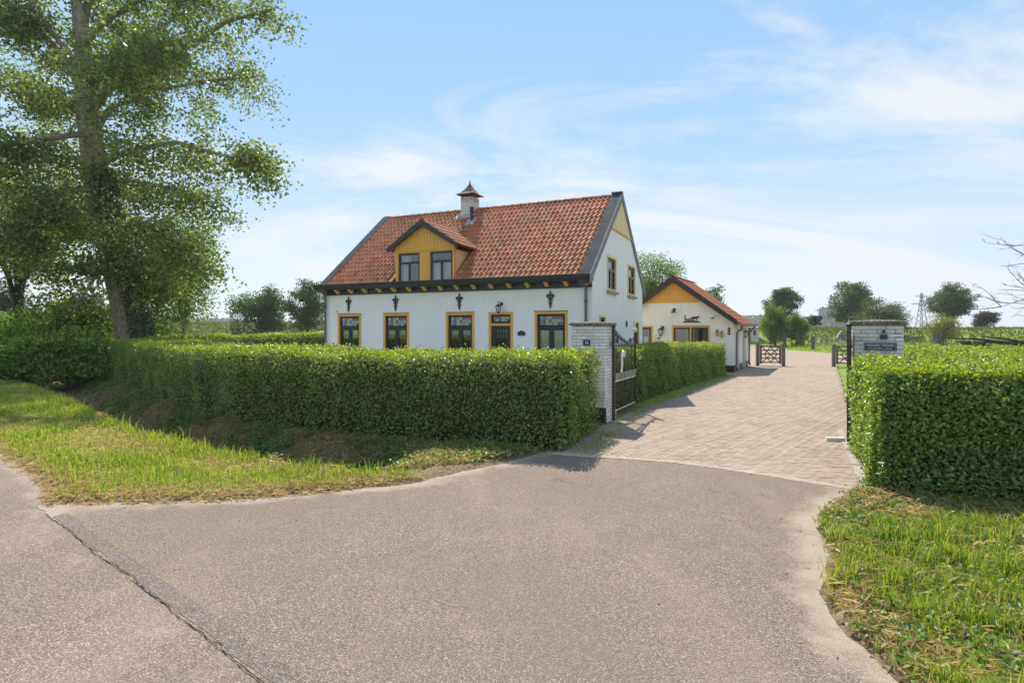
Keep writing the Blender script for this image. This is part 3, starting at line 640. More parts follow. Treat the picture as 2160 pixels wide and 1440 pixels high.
for u, x0 in ((-.168, -.34), (-9.845, -9.845)):
    p = MB(); p.tube([(x0, -.25, 3.29), (x0 * .35 + u * .65, -.14, 3.16), (u, -.085, 3.09), (u, -.085, 2.9), (u, -.085, 0)], .042, 10)
    dp = p.build('downpipe', M['pipe'], house, True)
    for z in (2.72, 1.3): MB().tube([(u, -.085, z - .03), (u, -.085, z + .03)], .052, 10).build('collar', M['zincdark'], dp)
# wall anchors: cast fleur-de-lis
def anchor_mesh():
    b = MB(); w = .022
    b.prism([(-.012, -.24), (0, -.27), (.012, -.24), (.02, -.19), (.012, -.15), (.012, .2), (.02, .215), (0, .27), (-.02, .215), (-.012, .2), (-.012, -.15), (-.02, -.19)], -.03, -.005)
    for sx in (-1, 1):
        b.tube([(0, -.018, .0), (sx * .035, -.018, .05), (sx * .07, -.018, .085), (sx * .082, -.018, .12), (sx * .06, -.018, .15), (sx * .034, -.018, .13), (sx * .045, -.018, .105)], [.016, .016, .017, .017, .016, .015, .016], 6)
        for z, l in ((-.01, .06), (-.085, .042), (-.135, .034)): b.tube([(0, -.018, z - .02), (sx * l * .7, -.018, z - .01), (sx * l, -.018, z + .02)], [.014, .011, .007], 6)
        b.tube([(0, -.018, .165), (sx * .03, -.018, .15)], [.012, .01], 6)
    return b.mesh('wall_anchor', M['iron'])
am = anchor_mesh()
for u in (-8.842, -6.838, -4.372, -1.276):
    o = bpy.data.objects.new('wall_anchor', am); o.location = (u, 0, 2.787); o.scale = (1.35, 1.3, 1.0); link(o, house)
MB().lathe([(.001, 0), (.035, .0), (.035, .05), (.02, .06), (.001, .06)], 10).xform(Matrix.Translation((-9.376, -.002, 2.54)) @ Matrix.Rotation(R(90), 4, 'X')).build('sensor', M['ochrepale'], house)
# roof
rf_ = MB()
rz_ = lambda v: ZE - .02 + SL * (v - VE)
for ua, ub, va in ((-L, -6.93, VE), (-6.93, -4.59, .95), (-4.59, 0, VE)): rf_.add([(ua, va, rz_(va)), (ub, va, rz_(va)), (ub, G / 2, ZR - .02), (ua, G / 2, ZR - .02)], [(0, 1, 2, 3)])
rf_.add([(-L, G / 2, ZR - .02), (0, G / 2, ZR - .02), (0, G - VE, ZE - .02), (-L, G - VE, ZE - .02)], [(0, 1, 2, 3)])
roof = rf_.build('roof', M['tile'], house)
TW, TR = .166, .272
def tile_mb():
    prof = [(0, .010), (.10, .034), (.24, .047), (.38, .036), (.50, .010), (.74, .0), (1.0, .010)]
    b = MB(); n = len(prof); Ltl = TR + .05
    for (y, dz) in ((0, .030), (Ltl, .0)):
        for x, z in prof: b.v.append((x * TW * 1.03, y, z + dz))
    for x, z in prof: b.v.append((x * TW * 1.03, .004, z + .010))
    for i in range(n - 1):
        b.f.append([i, i + 1, n + i + 1, n + i]); b.f.append([2 * n + i, 2 * n + i + 1, i + 1, i]); b.m += [0, 0]
    return b
tmb = tile_mb(); tmesh = tmb.mesh('roof_tile', M['tile'])
DU, DH, DZA, DSL = -5.79, 1.33, 5.49, .64           # dormer ridge u, half width, apex z, slope
def dormer_z(u): return DZA - DSL * abs(u - DU)
th = math.atan(SL); FRM = Matrix(((1, 0, 0), (0, math.cos(th), -math.sin(th)), (0, math.sin(th), math.cos(th))))
slope_len = (G / 2 - VE) / math.cos(th); nrow = int(slope_len / TR); TRr = slope_len / nrow
u_lo, u_hi = -L + .28, -.30; ncol = int(round((u_hi - u_lo) / TW)); TWc = (u_hi - u_lo) / ncol
cand = []
for r_ in range(nrow):
    for c in range(ncol):
        u = u_lo + c * TWc; s_ = r_ * TRr; v = VE + s_ * math.cos(th); z = ZE + s_ * math.sin(th)
        uc = u + TWc / 2; zc = z + .12
        if abs(uc - DU) < 1.20 and zc < 4.55: continue
        if abs(uc - DU) < DH and zc < dormer_z(uc) - .03: continue
        if -6.10 < uc < -5.58 and v > 2.85: continue
        d = math.hypot(2.3 + u * .9085 + v * .4179, 16.3 - u * .4179 + v * .9085)
        cand.append((d, u, v, z, r_))
cand.sort(); NTI = 290; rest = MB()
for i, (d, u, v, z, r_) in enumerate(cand):
    Mx = Matrix.Translation((u, v, z)) @ FRM.to_4x4() @ Matrix.Rotation(R(random.uniform(-.9, .9)), 4, 'Z') @ Matrix.Translation((0, random.uniform(-.012, .008), random.uniform(-.003, .006)))
    if i < NTI:
        o = bpy.data.objects.new('roof_tile', tmesh); o.matrix_local = Mx; link(o, roof)
    else: rest.add([Mx @ Vector(p) for p in tmb.v], tmb.f)
rest.build('roof_tile_field', M['tile'], roof, kind='stuff')
def ridge_tile_mesh(ln=.36, r0=.105, mat='tile'):
    b = MB(); n = 7
    for (x, r_) in ((0, r0 * 1.12), (.05, r0 * 1.12), (.055, r0), (ln, r0 * .97)):
        for k in range(n): a = math.pi * k / (n - 1); b.v.append((x, r_ * math.cos(a), r_ * .85 * math.sin(a)))
    for i in range(3):
        for k in range(n - 1): b.f.append([i * n + k, i * n + k + 1, (i + 1) * n + k + 1, (i + 1) * n + k]); b.m.append(0)
    return b.mesh('ridge_tile', M[mat])
rm = ridge_tile_mesh()
nrt = 27
for i in range(nrt):
    u = -L + .30 + i * (L - .62) / nrt
    if -6.25 < u < -5.7: continue
    o = bpy.data.objects.new('ridge_tile', rm); o.location = (u, G / 2, ZR - .015); o.rotation_euler = (0, R(random.uniform(-.8, .8)), 0); link(o, roof)
# verge flashings
def verge(u0, u1, side, name='verge_trim'):
    b = MB(); cz = .10
    for (va, vb, za, zb) in ((VE - .12, G / 2, ZE - .10, ZR), (G - VE + .12, G / 2, ZE - .10, ZR)):
        b.add([(u0, va, za + cz), (u1, va, za + cz), (u1, vb, zb + cz), (u0, vb, zb + cz), (u0, va, za - .15), (u1, va, za - .15), (u1, vb, zb - .15), (u0, vb, zb - .15)], MB.BF)
    return b.build(name, M['zincdark'], roof)
verge(-.32, .02, 1); verge(-L - .03, -L + .29, -1)
for (sgn) in (1,):
    b = MB()
    for (va, vb, za, zb) in ((VE - .125, G / 2, ZE - .105, ZR), (G - VE + .125, G / 2, ZE - .105, ZR)):
        b.add([(.021, va, za - .16), (.05, va, za - .16), (.05, vb, zb - .16), (.021, vb, zb - .16), (.021, va, za + .107), (.05, va, za + .107), (.05, vb, zb + .107), (.021, vb, zb + .107)], MB.BF)
    b.build('bargeboard', M['zinc'], roof)  # lighter zinc puts the light on the verge metal's outer face into colour
MB().box((-.33, G / 2 - .09, ZR + .09), (.052, G / 2 + .09, ZR + .125)).build('ridge_cap', M['zinc'], roof)
# gable planks
zb0 = 5.18; hw = (ZR - .22 - zb0) / SL; npk = 15
for i in range(npk):
    a = G / 2 - hw + 2 * hw * i / npk; c_ = a + 2 * hw / npk - .008; top = lambda v: ZR - .24 - SL * abs(v - G / 2)
    if top(a) < zb0 + .01 and top(c_) < zb0 + .01: continue
    pts = [(a, zb0), (c_, zb0), (c_, max(zb0 + .005, top(c_)))] + ([(G / 2, top(G / 2))] if a < G / 2 < c_ else []) + [(a, max(zb0 + .005, top(a)))]
    MB().prism(pts, .003, .028 + random.uniform(0, .003), 'x').build('plank', M['ochrepale'], house)
MB().box((.003, G / 2 - hw - .03, zb0 - .05), (.045, G / 2 + hw + .03, zb0 - .002)).build('drip_board', M['ochre'], house)
# gable windows (built in a frame turned so that its x runs along the gable)
GR = Matrix.Rotation(R(90), 4, 'Z')
def gable_window(a, c_, z0, z1, kind):
    b = MB(); casing(b, a, c_, z0, z1, .07, -.022, .10, bottom=(kind != 'door')); w = b.xform(GR).build('door' if kind == 'door' else 'window', M['ochrepale'], house)
    if kind == 'tall':
        MB().box((a - .03, -.10, z0 - .075), (c_ + .03, .06, z0 - .003)).xform(GR).build('sill', M['sill'], w)
        s = MB(); casing(s, a + .07, c_ - .07, z0 + .07, z1 - .07, .045, .03, .085); zt = z0 + (z1 - z0) * .60
        s.box((a + .115, .022, zt - .045), (c_ - .115, .084, zt + .045)); s.box((a + .115, .026, z1 - .16), (c_ - .115, .084, z1 - .13)); um = (a + c_) / 2; s.box((um - .03, .028, z0 + .115), (um + .03, .083, zt - .046))
        s.xform(GR).build('sash', M['black'], w)
        for (p, q, y0, y1) in ((a + .116, c_ - .116, zt + .046, z1 - .162), (a + .116, um - .031, z0 + .116, zt - .046), (um + .031, c_ - .116, z0 + .116, zt - .046)):
            MB().box((p, .056, y0), (q, .061, y1)).xform(GR).build('pane', M['glass'], w)
        MB().box((a + .13, .09, zt + .05), (c_ - .13, .10, z1 - .15)).xform(GR).build('blind', M['curtain'], w)
    elif kind == 'small':
        s = MB(); casing(s, a + .07, c_ - .07, z0 + .07, z1 - .07, .05, .03, .085); s.xform(GR).build('sash', M['black'], w)
        MB().box((a + .121, .056, z0 + .121), (c_ - .121, .061, z1 - .121)).xform(GR).build('pane', M['glass'], w)
    else:
        s = MB(); casing(s, a + .07, c_ - .07, z0, z1 - .07, .1, .035, .085); s.box((a + .171, .036, z0 + .1), (c_ - .171, .084, .9)); s.xform(GR).build('door_leaf', M['black'], w)
        MB().box((a + .171, .056, .9), (c_ - .171, .061, z1 - .171)).xform(GR).build('pane', M['glass'], w)
gable_window(1.56, 2.69, 3.12, 4.24, 'tall'); gable_window(4.31, 5.50, 3.12, 4.24, 'tall'); gable_window(.71, 1.395, 1.55, 2.338, 'small'); gable_window(5.25, 6.19, .05, 2.22, 'door')
MB().lathe([(.001, .02), (.10, .02), (.13, 0)], 16).xform(Matrix.Translation((.004, 4.15, 2.10)) @ Matrix.Rotation(R(90), 4, 'Y')).build('vent_cover', M['zincdark'], house)
# dormer
YD = .08
dm = MB()
dm.add([(-6.917, YD + .06, 3.45), (-6.917, YD + .06, 4.5), (-6.917, 1.2, 4.5)], [(0, 1, 2)])
dormer = dm.build('dormer', M['ochre'], house)
fr_ = MB()
for (a, c_) in ((-6.917, -6.795), (-5.943, -5.533), (-4.682, -4.605)): fr_.box((a, YD, 3.44), (c_, YD + .10, 4.455))
fr_.box((-6.917, YD - .004, 4.456), (-4.605, YD + .10, 4.50)); fr_.build('frame', M['ochre'], dormer)
MB().box((-6.95, YD - .03, 4.501), (-4.57, YD + .05, 4.535)).build('ledge', M['ochre'], dormer)
npk = 18; a0, a1 = -6.93, -4.59
for i in range(npk):
    a = a0 + (a1 - a0) * i / npk; c_ = a0 + (a1 - a0) * (i + 1) / npk - .007; top = lambda u: dormer_z(u) - .10
    pts = [(a, 4.536), (c_, 4.536), (c_, max(4.545, top(c_)))] + ([(DU, top(DU))] if a < DU < c_ else []) + [(a, max(4.545, top(a)))]
    MB().prism(pts, YD + .0 + random.uniform(-.002, .002), YD + .025, 'y').build('plank', M['ochre'], dormer)
for i in range(8):                                   # right cheek, boards upright
    a = YD + .105 + i * .125; c_ = a + .118
    za, zc = roof_z(a) - .02, roof_z(c_) - .02
    if za > 4.46: break
    MB().prism([(a, za), (c_, min(zc, 4.49)), (c_, 4.50), (a, 4.50)], -4.63, -4.606 + random.uniform(-.002, .002), 'x').build('plank', M['ochrepale'], dormer)
for k, (a, c_) in enumerate(((-6.794, -5.944), (-5.532, -4.683))):
    s = MB(); casing(s, a, c_, 3.46, 4.454, .06, YD + .02, YD + .08); zt = 4.13; s.box((a + .06, YD + .012, zt - .035), (c_ - .06, YD + .079, zt + .035)); um = (a + c_) / 2
    s.box((um - .03, YD + .018, 3.52), (um + .03, YD + .078, zt - .036)); s.build('window', M['black'], dormer)
    for (p, q, y0, y1) in ((a + .06, c_ - .06, zt + .036, 4.394), (a + .06, um - .031, 3.52, zt - .036), (um + .031, c_ - .06, 3.52, zt - .036)): pane(p, q, y0, y1, YD + .045, dormer)
    if k == 0: net(a + .08, a + .40, 3.5, 4.4, YD + .16, dormer, 'curtain', .03, 'curtain', 14)
    else: net(a + .07, c_ - .07, 3.5, 4.1, YD + .14, dormer, 'curtain', .01, 'curtain', 20)
MB().box((-6.93, -.38, 3.415), (-4.59, YD + .1, 3.44)).build('lead_flashing', M['lead'], dormer)
MB().box((-6.9, YD + .6, 3.46), (-4.62, YD + .62, 4.5)).build('dark_backing', mottled_in, dormer)
# dormer roof slabs, bargeboards, tiles
vback = lambda z: (z - ZE) / SL + VE
ds = MB()
for sg in (-1, 1):
    ue = DU + sg * (DH + .08); ze = DZA - DSL * (DH + .08)
    ds.add([(DU, YD - .12, DZA - .03), (ue, YD - .12, ze - .03), (ue, vback(ze) + .1, ze - .03), (DU, vback(DZA) + .1, DZA - .03)], [(0, 1, 2, 3)])
ds.build('dormer_roof', M['tile'], dormer)
for sg in (-1, 1):
    ue = DU + sg * (DH + .05); ze = DZA - DSL * (DH + .05)
    MB().prism([(DU, DZA + .03), (ue, ze + .03), (ue + sg * .0, ze - .10), (DU, DZA - .17)], YD - .16, YD - .10, 'y').build('bargeboard', M['black'], dormer)
td = math.atan(DSL)
for sg in (1, -1):
    # local frame: x along depth (v), y up the slope
    Y = Vector((-sg * math.cos(td), 0, math.sin(td))); Z = Vector((sg * math.sin(td), 0, math.cos(td))); X = Y.cross(Z)
    if X.y < 0: pass
    sl = (DH + .1) / math.cos(td); nr = 5; trr = sl / nr
    for r_ in range(nr):
        ss = r_ * trr; ucen = DU + sg * (DH + .1) + Y.x * ss; zc = DZA - DSL * (DH + .1) + Y.z * ss
        vend = vback(zc + .1)
        nv = max(1, int((vend - (YD - .12)) / TWc) + 1)
        for c in range(nv):
            v0 = YD - .12 + c * TWc
            Mx = Matrix.Translation((ucen, v0 if X.y > 0 else v0 + TWc, zc)) @ Matrix((X, Y, Z)).transposed().to_4x4() @ Matrix.Scale(trr / TRr, 4, (0, 1, 0))
            o = bpy.data.objects.new('roof_tile', tmesh); o.matrix_local = Mx; link(o, dormer)
for i in range(7):
    o = bpy.data.objects.new('ridge_tile', rm); o.location = (DU, YD - .1 + i * .31, DZA + .0); o.rotation_euler = (0, 0, R(90)); o.scale = (.9, .85, .85); link(o, dormer)
# chimney
t = NT('sooty_chimney_brick'); co = t.coord('Object'); s3 = t.n('ShaderNodeSeparateXYZ'); t.l(co, s3.inputs[0])
cx3 = t.n('ShaderNodeCombineXYZ'); t.l(t.math('ADD', s3.outputs[0], s3.outputs[1]), cx3.inputs[0]); t.l(s3.outputs[2], cx3.inputs[1])
b3 = t.n('ShaderNodeTexBrick'); t.l(cx3.outputs[0], b3.inputs['Vector']); b3.inputs['Scale'].default_value = 1; b3.inputs['Brick Width'].default_value = .22; b3.inputs['Row Height'].default_value = .0625; b3.inputs['Mortar Size'].default_value = .007
b3.inputs['Color1'].default_value = (.70, .69, .68, 1); b3.inputs['Color2'].default_value = (.58, .57, .55, 1); b3.inputs['Mortar'].default_value = (.40, .38, .36, 1)
st = t.math('MULTIPLY', t.step(t.noise(t.mapping(co, (8, 8, 1.6)), 1, 5, .65), .38, .62), t.step(s3.outputs[2], .45, .62), True)
M['chimney'] = t.done(t.bsdf(t.mix(t.math('MULTIPLY', st, .8), b3.outputs[0], (.20, .17, .145)), .85, t.bump(b3.outputs['Fac'], -.6, .01), 0, .2))
chim = MB().box((0, 0, -.3), (.47, .60, .70)).build('chimney', M['chimney'], house); chim.location = (-6.06, 3.02, 6.21)
bk2 = NT  # (kept short)
cp = MB(); cw, cd, cxm, cym = .40, .44, .235, .30
rings = [(1.0, .80), (.62, .90), (.30, 1.06), (.06, 1.24)]
for (s_, z) in rings: cp.v += [(cxm - cw * s_, cym - cd * s_, z), (cxm + cw * s_, cym - cd * s_, z), (cxm + cw * s_, cym + cd * s_, z), (cxm - cw * s_, cym + cd * s_, z)]
for i in range(3):
    for k in range(4): cp.f.append([4 * i + k, 4 * i + (k + 1) % 4, 4 * i + 4 + (k + 1) % 4, 4 * i + 4 + k]); cp.m.append(0)
cp.f += [[0, 3, 2, 1], [12, 13, 14, 15]]; cp.m += [0, 0]
cp.tube([(cxm, cym, 1.22), (cxm, cym, 1.30)], [.035, .02], 8); cp.tube([(cxm - .05, cym, 1.29), (cxm, cym, 1.32), (cxm, cym, 1.41)], [.012, .018, .008], 6)
cp.build('chimney_cap', mottled('bronze_cap', (.10, .085, .07), (.20, .17, .14), 8, .85, .1, 30, .1), chim)
for (x, y) in ((.05, .05), (.42, .05), (.42, .55), (.05, .55)):
    sx = 1 if x > .2 else -1
    MB().tube([(x, y, .70), (x + sx * .03, y, .74), (x + sx * .035, y, .79), (x, y, .81)], .012, 6).build('cap_stay', M['iron'], chim)
MB().prism([(-.10, -.09), (.57, -.09), (.57, -.005), (-.10, -.005)], -.11, .02, 'z').build('flashing', M['lead'], chim)
fl = MB().add([(-.17, -.14, -.12), (.60, -.14, -.12), (.60, .05, .06), (-.17, .05, .06)], [(0, 1, 2, 3)]); fl.build('lead_apron', M['lead'], chim)
vp = MB().tube([(-5.42, 2.72, 5.85), (-5.42, 2.72, 6.22), (-5.42, 2.72, 6.23), (-5.42, 2.72, 6.42)], [.062, .062, .078, .078], 12).build('vent_pipe', M['black'], house)
vf = MB().add([(-5.62, 2.45, roof_z(2.45) + .07), (-5.22, 2.45, roof_z(2.45) + .07), (-5.22, 2.85, roof_z(2.85) + .07), (-5.62, 2.85, roof_z(2.85) + .07)], [(0, 1, 2, 3)]); vf.build('flashing', M['lead'], vp)

MB().box((-L - .3, -3.0, -.05), (.3, -.035, .05)).box((.035, -.034, -.05), (1.0, G + .5, .05)).build('bounce_slab', mottled('pale_bounce_slab', (.50, .48, .46), (.60, .58, .56), 6, .9, .2, 40), None, kind='structure')  # unseen pale slab, added to bounce neutral light onto the house walls
bpy.data.objects['bounce_slab'].location = (2.301, 16.3, 0); bpy.data.objects['bounce_slab'].rotation_euler = (0, 0, HA)

# ------------------------------------------------------------------ things on the house wall
def place_local(o, base_loc, rot, loc):
    c, s = math.cos(rot), math.sin(rot); o.location = (base_loc[0] + c * loc[0] - s * loc[1], base_loc[1] + s * loc[0] + c * loc[1], loc[2]); o.rotation_euler = (0, 0, rot)
HB = (2.301, 16.3)
def lantern(label, base, rot, loc, scale=1., hang=True):
    r = thing('wall_lantern', label, 'lantern'); place_local(r, base, rot, loc); r.scale = (scale,) * 3
    b = MB(); b.lathe([(.001, 0), (.05, 0), (.05, .02), (.001, .02)], 12).xform(Matrix.Translation((.04, 0, .13)) @ Matrix.Rotation(R(90), 4, 'X'))
    b.tube([(.04, -.02, .13), (.03, -.10, .19), (0, -.16, .17), (0, -.16, .13)], .012, 6); b.build('arm', M['iron'], r)
    MB().lathe([(.001, .17), (.012, .16), (.012, .12), (.035, .11), (.10, .06), (.105, .045), (.095, .045)], 6, (0, -.16, 0)).build('lamp_shade', M['iron'], r)
    MB().lathe([(.082, .045), (.05, -.12)], 6, (0, -.16, 0)).build('lamp_glass', M['lampglass'], r)
    f = MB()
    for k in range(6):
        a = 2 * math.pi * k / 6; f.bar((.086 * math.cos(a), -.16 + .086 * math.sin(a), .05), (.054 * math.cos(a), -.16 + .054 * math.sin(a), -.12), .012, .012)
    f.lathe([(.056, -.115), (.06, -.13), (.04, -.145), (.012, -.17), (.001, -.19)], 6, (0, -.16, 0)); f.build('frame', M['iron'], r)
    return r
lantern('black wall lantern on a bracket above the front door', HB, HA, (-2.92, -.005, 2.56), 1.0)
pl = thing('name_plaque', 'small dark plaque with arched top beside the front door', 'plaque'); place_local(pl, HB, HA, (-2.214, -.004, 1.79))
arch = [(-.122, -.068), (.122, -.068), (.122, .045), (.075, .045)] + [(.07 * math.cos(a), .045 + .035 * math.sin(a)) for a in np.linspace(.2, math.pi - .2, 8)] + [(-.075, .045), (-.122, .045)]
MB().prism(arch, -.02, 0, 'y').build('plate', M['gutter'], pl)
ad_ = [(x * .86, z * .86) for x, z in arch]; 
MB().prism(ad_, -.024, -.0205, 'y').build('inset', M['black'], pl)

# ------------------------------------------------------------------ OUTBUILDING
BA = -R(29.5); BB = (9.87, 25.33)
barn = thing('outbuilding', 'low cream brick outbuilding with yellow boarded gable behind clipped hedge', 'outbuilding', (*BB, 0), BA)
BW, BL = 5.26, 4.85; UA, ZA, BS = -2.63, 4.22, .74      # ridge u, wall-plane ridge z, slope
def bz(u): return ZA - BS * abs(u - UA)
bholes = [(-2.72, -1.024, 1.05, 2.07), (-4.62, -3.628, .0, 2.082)]
wall_mesh(-BW, 0, 0, bz, bholes, PF, (UA,)).build('wall', M['barnwall'], barn)
# right side wall with two arched doorways
def arch_pts(v0, v1, ztop, n=10):
    r = (v1 - v0) / 2; return [(v0 + r - r * math.cos(a), ztop - r * .9 + r * .9 * math.sin(a)) for a in np.linspace(0, math.pi, n)]
AR = [(.62, 1.75), (2.80, 4.05)]
side = MB(); PS = lambda v, z: (0, v, z); zt = bz(0)
cur = 0.
for (v0, v1) in AR:
    side.add([PS(cur, 0), PS(v0, 0), PS(v0, zt), PS(cur, zt)], [(0, 1, 2, 3)])
    ap = arch_pts(v0, v1, 2.03)
    for p, q in zip(ap[:-1], ap[1:]):
        side.add([PS(*p), PS(*q), PS(q[0], zt), PS(p[0], zt)], [(0, 1, 2, 3)])
        side.add([PS(*p), PS(*q), (-.25, q[0], q[1]), (-.25, p[0], p[1])], [(0, 1, 2, 3)])
    for v in (v0, v1): side.add([PS(v, 0), PS(v, ap[0][1]), (-.25, v, ap[0][1]), (-.25, v, 0)], [(0, 1, 2, 3)])
    cur = v1
side.add([PS(cur, 0), PS(BL, 0), PS(BL, zt), PS(cur, zt)], [(0, 1, 2, 3)])
side.add([(-BW, BL, 0), (0, BL, 0), (0, BL, zt), (UA, BL, ZA), (-BW, BL, bz(-BW))], [(0, 1, 2, 3, 4)]); side.add([(-BW, 0, 0), (-BW, BL, 0), (-BW, BL, bz(-BW)), (-BW, 0, bz(-BW))], [(0, 1, 2, 3)])
side.build('wall', M['barnwall'], barn)
for (v0, v1) in AR:
    d_ = MB(); ap = arch_pts(v0, v1, 2.03); d_.prism([(v0, .02)] + ap + [(v1, .02)], -.24, -.20, 'x'); ad2 = d_.build('door', M['glass'], barn)
    f_ = MB(); f_.box((-.21, v0, 0), (-.16, v0 + .09, 1.6)); f_.box((-.21, v1 - .09, 0), (-.16, v1, 1.6)); f_.box((-.205, (v0 + v1) / 2 - .05, 0), (-.155, (v0 + v1) / 2 + .05, 2.0)); f_.box((-.21, v0 + .09, 0), (-.165, v1 - .09, .35)); f_.build('door_frame', M['black'], ad2)
MB().box((-1.2, .3, 0), (-1.15, 4.6, 2.1)).build('dark_backing', mottled_in, barn); MB().box((-5.0, .9, 0), (-1.2, .95, 2.6)).build('dark_backing', mottled_in, barn)
MB().box((-BW, -.02, 0), (.02, -.002, .30)).box((.002, 0, 0), (.02, AR[0][0], .30)).box((.002, AR[0][1], 0), (.02, AR[1][0], .30)).box((.002, AR[1][1], 0), (.022, BL, .30)).build('plinth', M['black'], barn)
# big window
b = MB(); casing(b, -2.72, -1.024, 1.05, 2.07, .07); um = -1.872; b.box((um - .035, -.019, 1.12), (um + .035, .099, 2.0)); bw = b.build('window', M['ochre'], barn)
MB().box((-2.73, -.03, 2.072), (-1.014, .02, 2.088)).build('head_strip', M['black'], bw)  # thin dark strip over the barn window casing
for (p, q) in ((-2.65, um - .035), (um + .035, -1.094)):
    s = MB(); casing(s, p, q, 1.12, 2.0, .07, .03, .085); s.build('sash', M['black'], bw); pane(p + .07, q - .07, 1.19, 1.93, .055, bw)
o_ = MB()
for (u, w) in ((-2.28, .03), (-2.20, .03), (-2.12, .04), (-2.06, .03), (-1.42, .05), (-1.33, .04)): o_.lathe([(.001, 0), (w, 0), (w * .8, .07), (w * .4, .10), (.001, .12)], 8, (u, .2, 1.12))
o_.build('sill_pots', M['whitemetal'], bw)
# door at the left
b = MB(); casing(b, -4.62, -3.628, 0, 2.082, .07, bottom=False); bd = b.build('door', M['ochre'], barn)
s = MB(); casing(s, -4.55, -3.698, .02, 2.01, .10, .03, .085); s.box((-4.45, .04, .12), (-3.798, .08, .95)); s.build('door_leaf', M['black'], bd); pane(-4.45, -3.798, .95, 1.91, .06, bd)
for u in (-4.3, -3.98): net(u - .10, u + .08, 1.30, 1.55, .12, bd, 'curtain', .012, 'curtain', 8)
# boards of the gable, bargeboards, roof
zb0 = 3.19; hw = (ZA - .02 - zb0) / BS; npk = 20
for i in range(npk):
    a = UA - hw + 2 * hw * i / npk; c_ = a + 2 * hw / npk - .010; top = lambda u: bz(u) - .01
    if top(a) < zb0 + .02 and top(c_) < zb0 + .02: continue
    pts = [(a, zb0), (c_, zb0), (c_, max(zb0 + .01, top(c_)))] + ([(UA, top(UA))] if a < UA < c_ else []) + [(a, max(zb0 + .01, top(a)))]
    MB().prism(pts, -.03 - random.uniform(0, .004), -.003, 'y').build('plank', M['ochre'], barn)
MB().box((UA - hw - .02, -.05, zb0 - .035), (UA + hw + .02, -.003, zb0 - .001)).build('drip_board', M['ochre'], barn)
EO = .33; bt = .19
for sg in (-1, 1):
    ue = UA + sg * (BW / 2 + EO * .55); ze = ZA - BS * (BW / 2 + EO * .55)
    MB().prism([(UA, ZA + bt), (ue, ze + bt), (ue, ze - .06), (UA, ZA - .12)], -.30, -.255, 'y').build('bargeboard', M['black'], barn)
rb = MB()
for sg in (-1, 1):
    ue = UA + sg * (BW / 2 + EO); ze = ZA - BS * (BW / 2 + EO)
    rb.add([(UA, -.25, ZA + .02), (ue, -.25, ze + .02), (ue, BL + .2, ze + .02), (UA, BL + .2, ZA + .02), (UA, -.25, ZA + .10), (ue, -.25, ze + .10), (ue, BL + .2, ze + .10), (UA, BL + .2, ZA + .10)], MB.BF)
broof = rb.build('roof', M['tilenew'], barn)
tb = math.atan(BS); Y = Vector((-math.cos(tb), 0, math.sin(tb))); Z = Vector((math.sin(tb), 0, math.cos(tb))); X = Y.cross(Z)
sl = (BW / 2 + EO) / math.cos(tb); nr = 11; trr = sl / nr; bt_ = MB()
for r_ in range(nr):
    for c in range(27):
        v0 = -.26 + c * TW; Mx = Matrix.Translation((UA + (BW / 2 + EO) * 1 + Y.x * r_ * trr, v0 + (TW if X.y < 0 else 0), ZA - BS * (BW / 2 + EO) + .10 + Y.z * r_ * trr)) @ Matrix((X, Y, Z)).transposed().to_4x4() @ Matrix.Scale(trr / TR, 4, (0, 1, 0))
        bt_.add([Mx @ Vector(p) for p in tmb.v], tmb.f)
bt_.build('roof_tile_field', M['tilenew'], broof, kind='stuff')
rm2 = ridge_tile_mesh(.34, .10, 'tilenew')
for i in range(15):
    o = bpy.data.objects.new('ridge_tile', rm2); o.location = (UA, -.26 + i * .335, ZA + .13); o.rotation_euler = (0, 0, R(90)); link(o, broof)
MB().prism([(UA + BW / 2 + .28, bz(0) - .20), (UA + BW / 2 + .44, bz(0) - .20), (UA + BW / 2 + .46, bz(0) - .10), (UA + BW / 2 + .28, bz(0) - .10)], -.24, BL + .2, 'y').build('gutter', M['zinc'], barn)
for i in range(10): MB().box((.003, .05 + i * .49, bz(0) - .16), (.27, .15 + i * .49, bz(0) - .05)).build('rafter_end', M['ochre'], barn)
for v in (.18, 4.55):
    MB().tube([(.36, v, bz(0) - .2), (.30, v, bz(0) - .32), (.10, v, bz(0) - .55), (.09, v, .25), (.14, v - .05, .08)], .045, 8).build('downpipe', M['pipe'], barn, True)
lantern('black wall lantern left of the wide outbuilding window', BB, BA, (-3.198, -.005, 1.82), 1.35)
lantern('black wall lantern between the two arched doors', BB, BA + R(90), (0, 0, 0), 1.25).location = (BB[0] + math.cos(BA) * .02 - math.sin(BA) * 2.25, BB[1] + math.sin(BA) * .02 + math.cos(BA) * 2.25, 1.72)
sp = thing('gable_lamp', 'round black lamp with flared shade under the outbuilding gable', 'lamp'); place_local(sp, BB, BA, (-2.621, -.01, 2.76))
MB().lathe([(.001, 0), (.075, 0), (.075, .03), (.001, .03)], 14).xform(Matrix.Translation((0, 0, .07)) @ Matrix.Rotation(R(90), 4, 'X')).build('backplate', M['iron'], sp)
MB().tube([(0, -.03, .07), (0, -.16, .06), (0, -.18, 0)], .014, 6).build('arm', M['iron'], sp)
MB().lathe([(.02, .04), (.03, 0), (.13, -.06), (.13, -.07)], 14, (0, -.18, 0)).build('lamp_shade', M['iron'], sp)
MB().lathe([(.03, -.05), (.035, -.08), (.001, -.11)], 8, (0, -.18, 0)).build('bulb', M['lampglass'], sp)
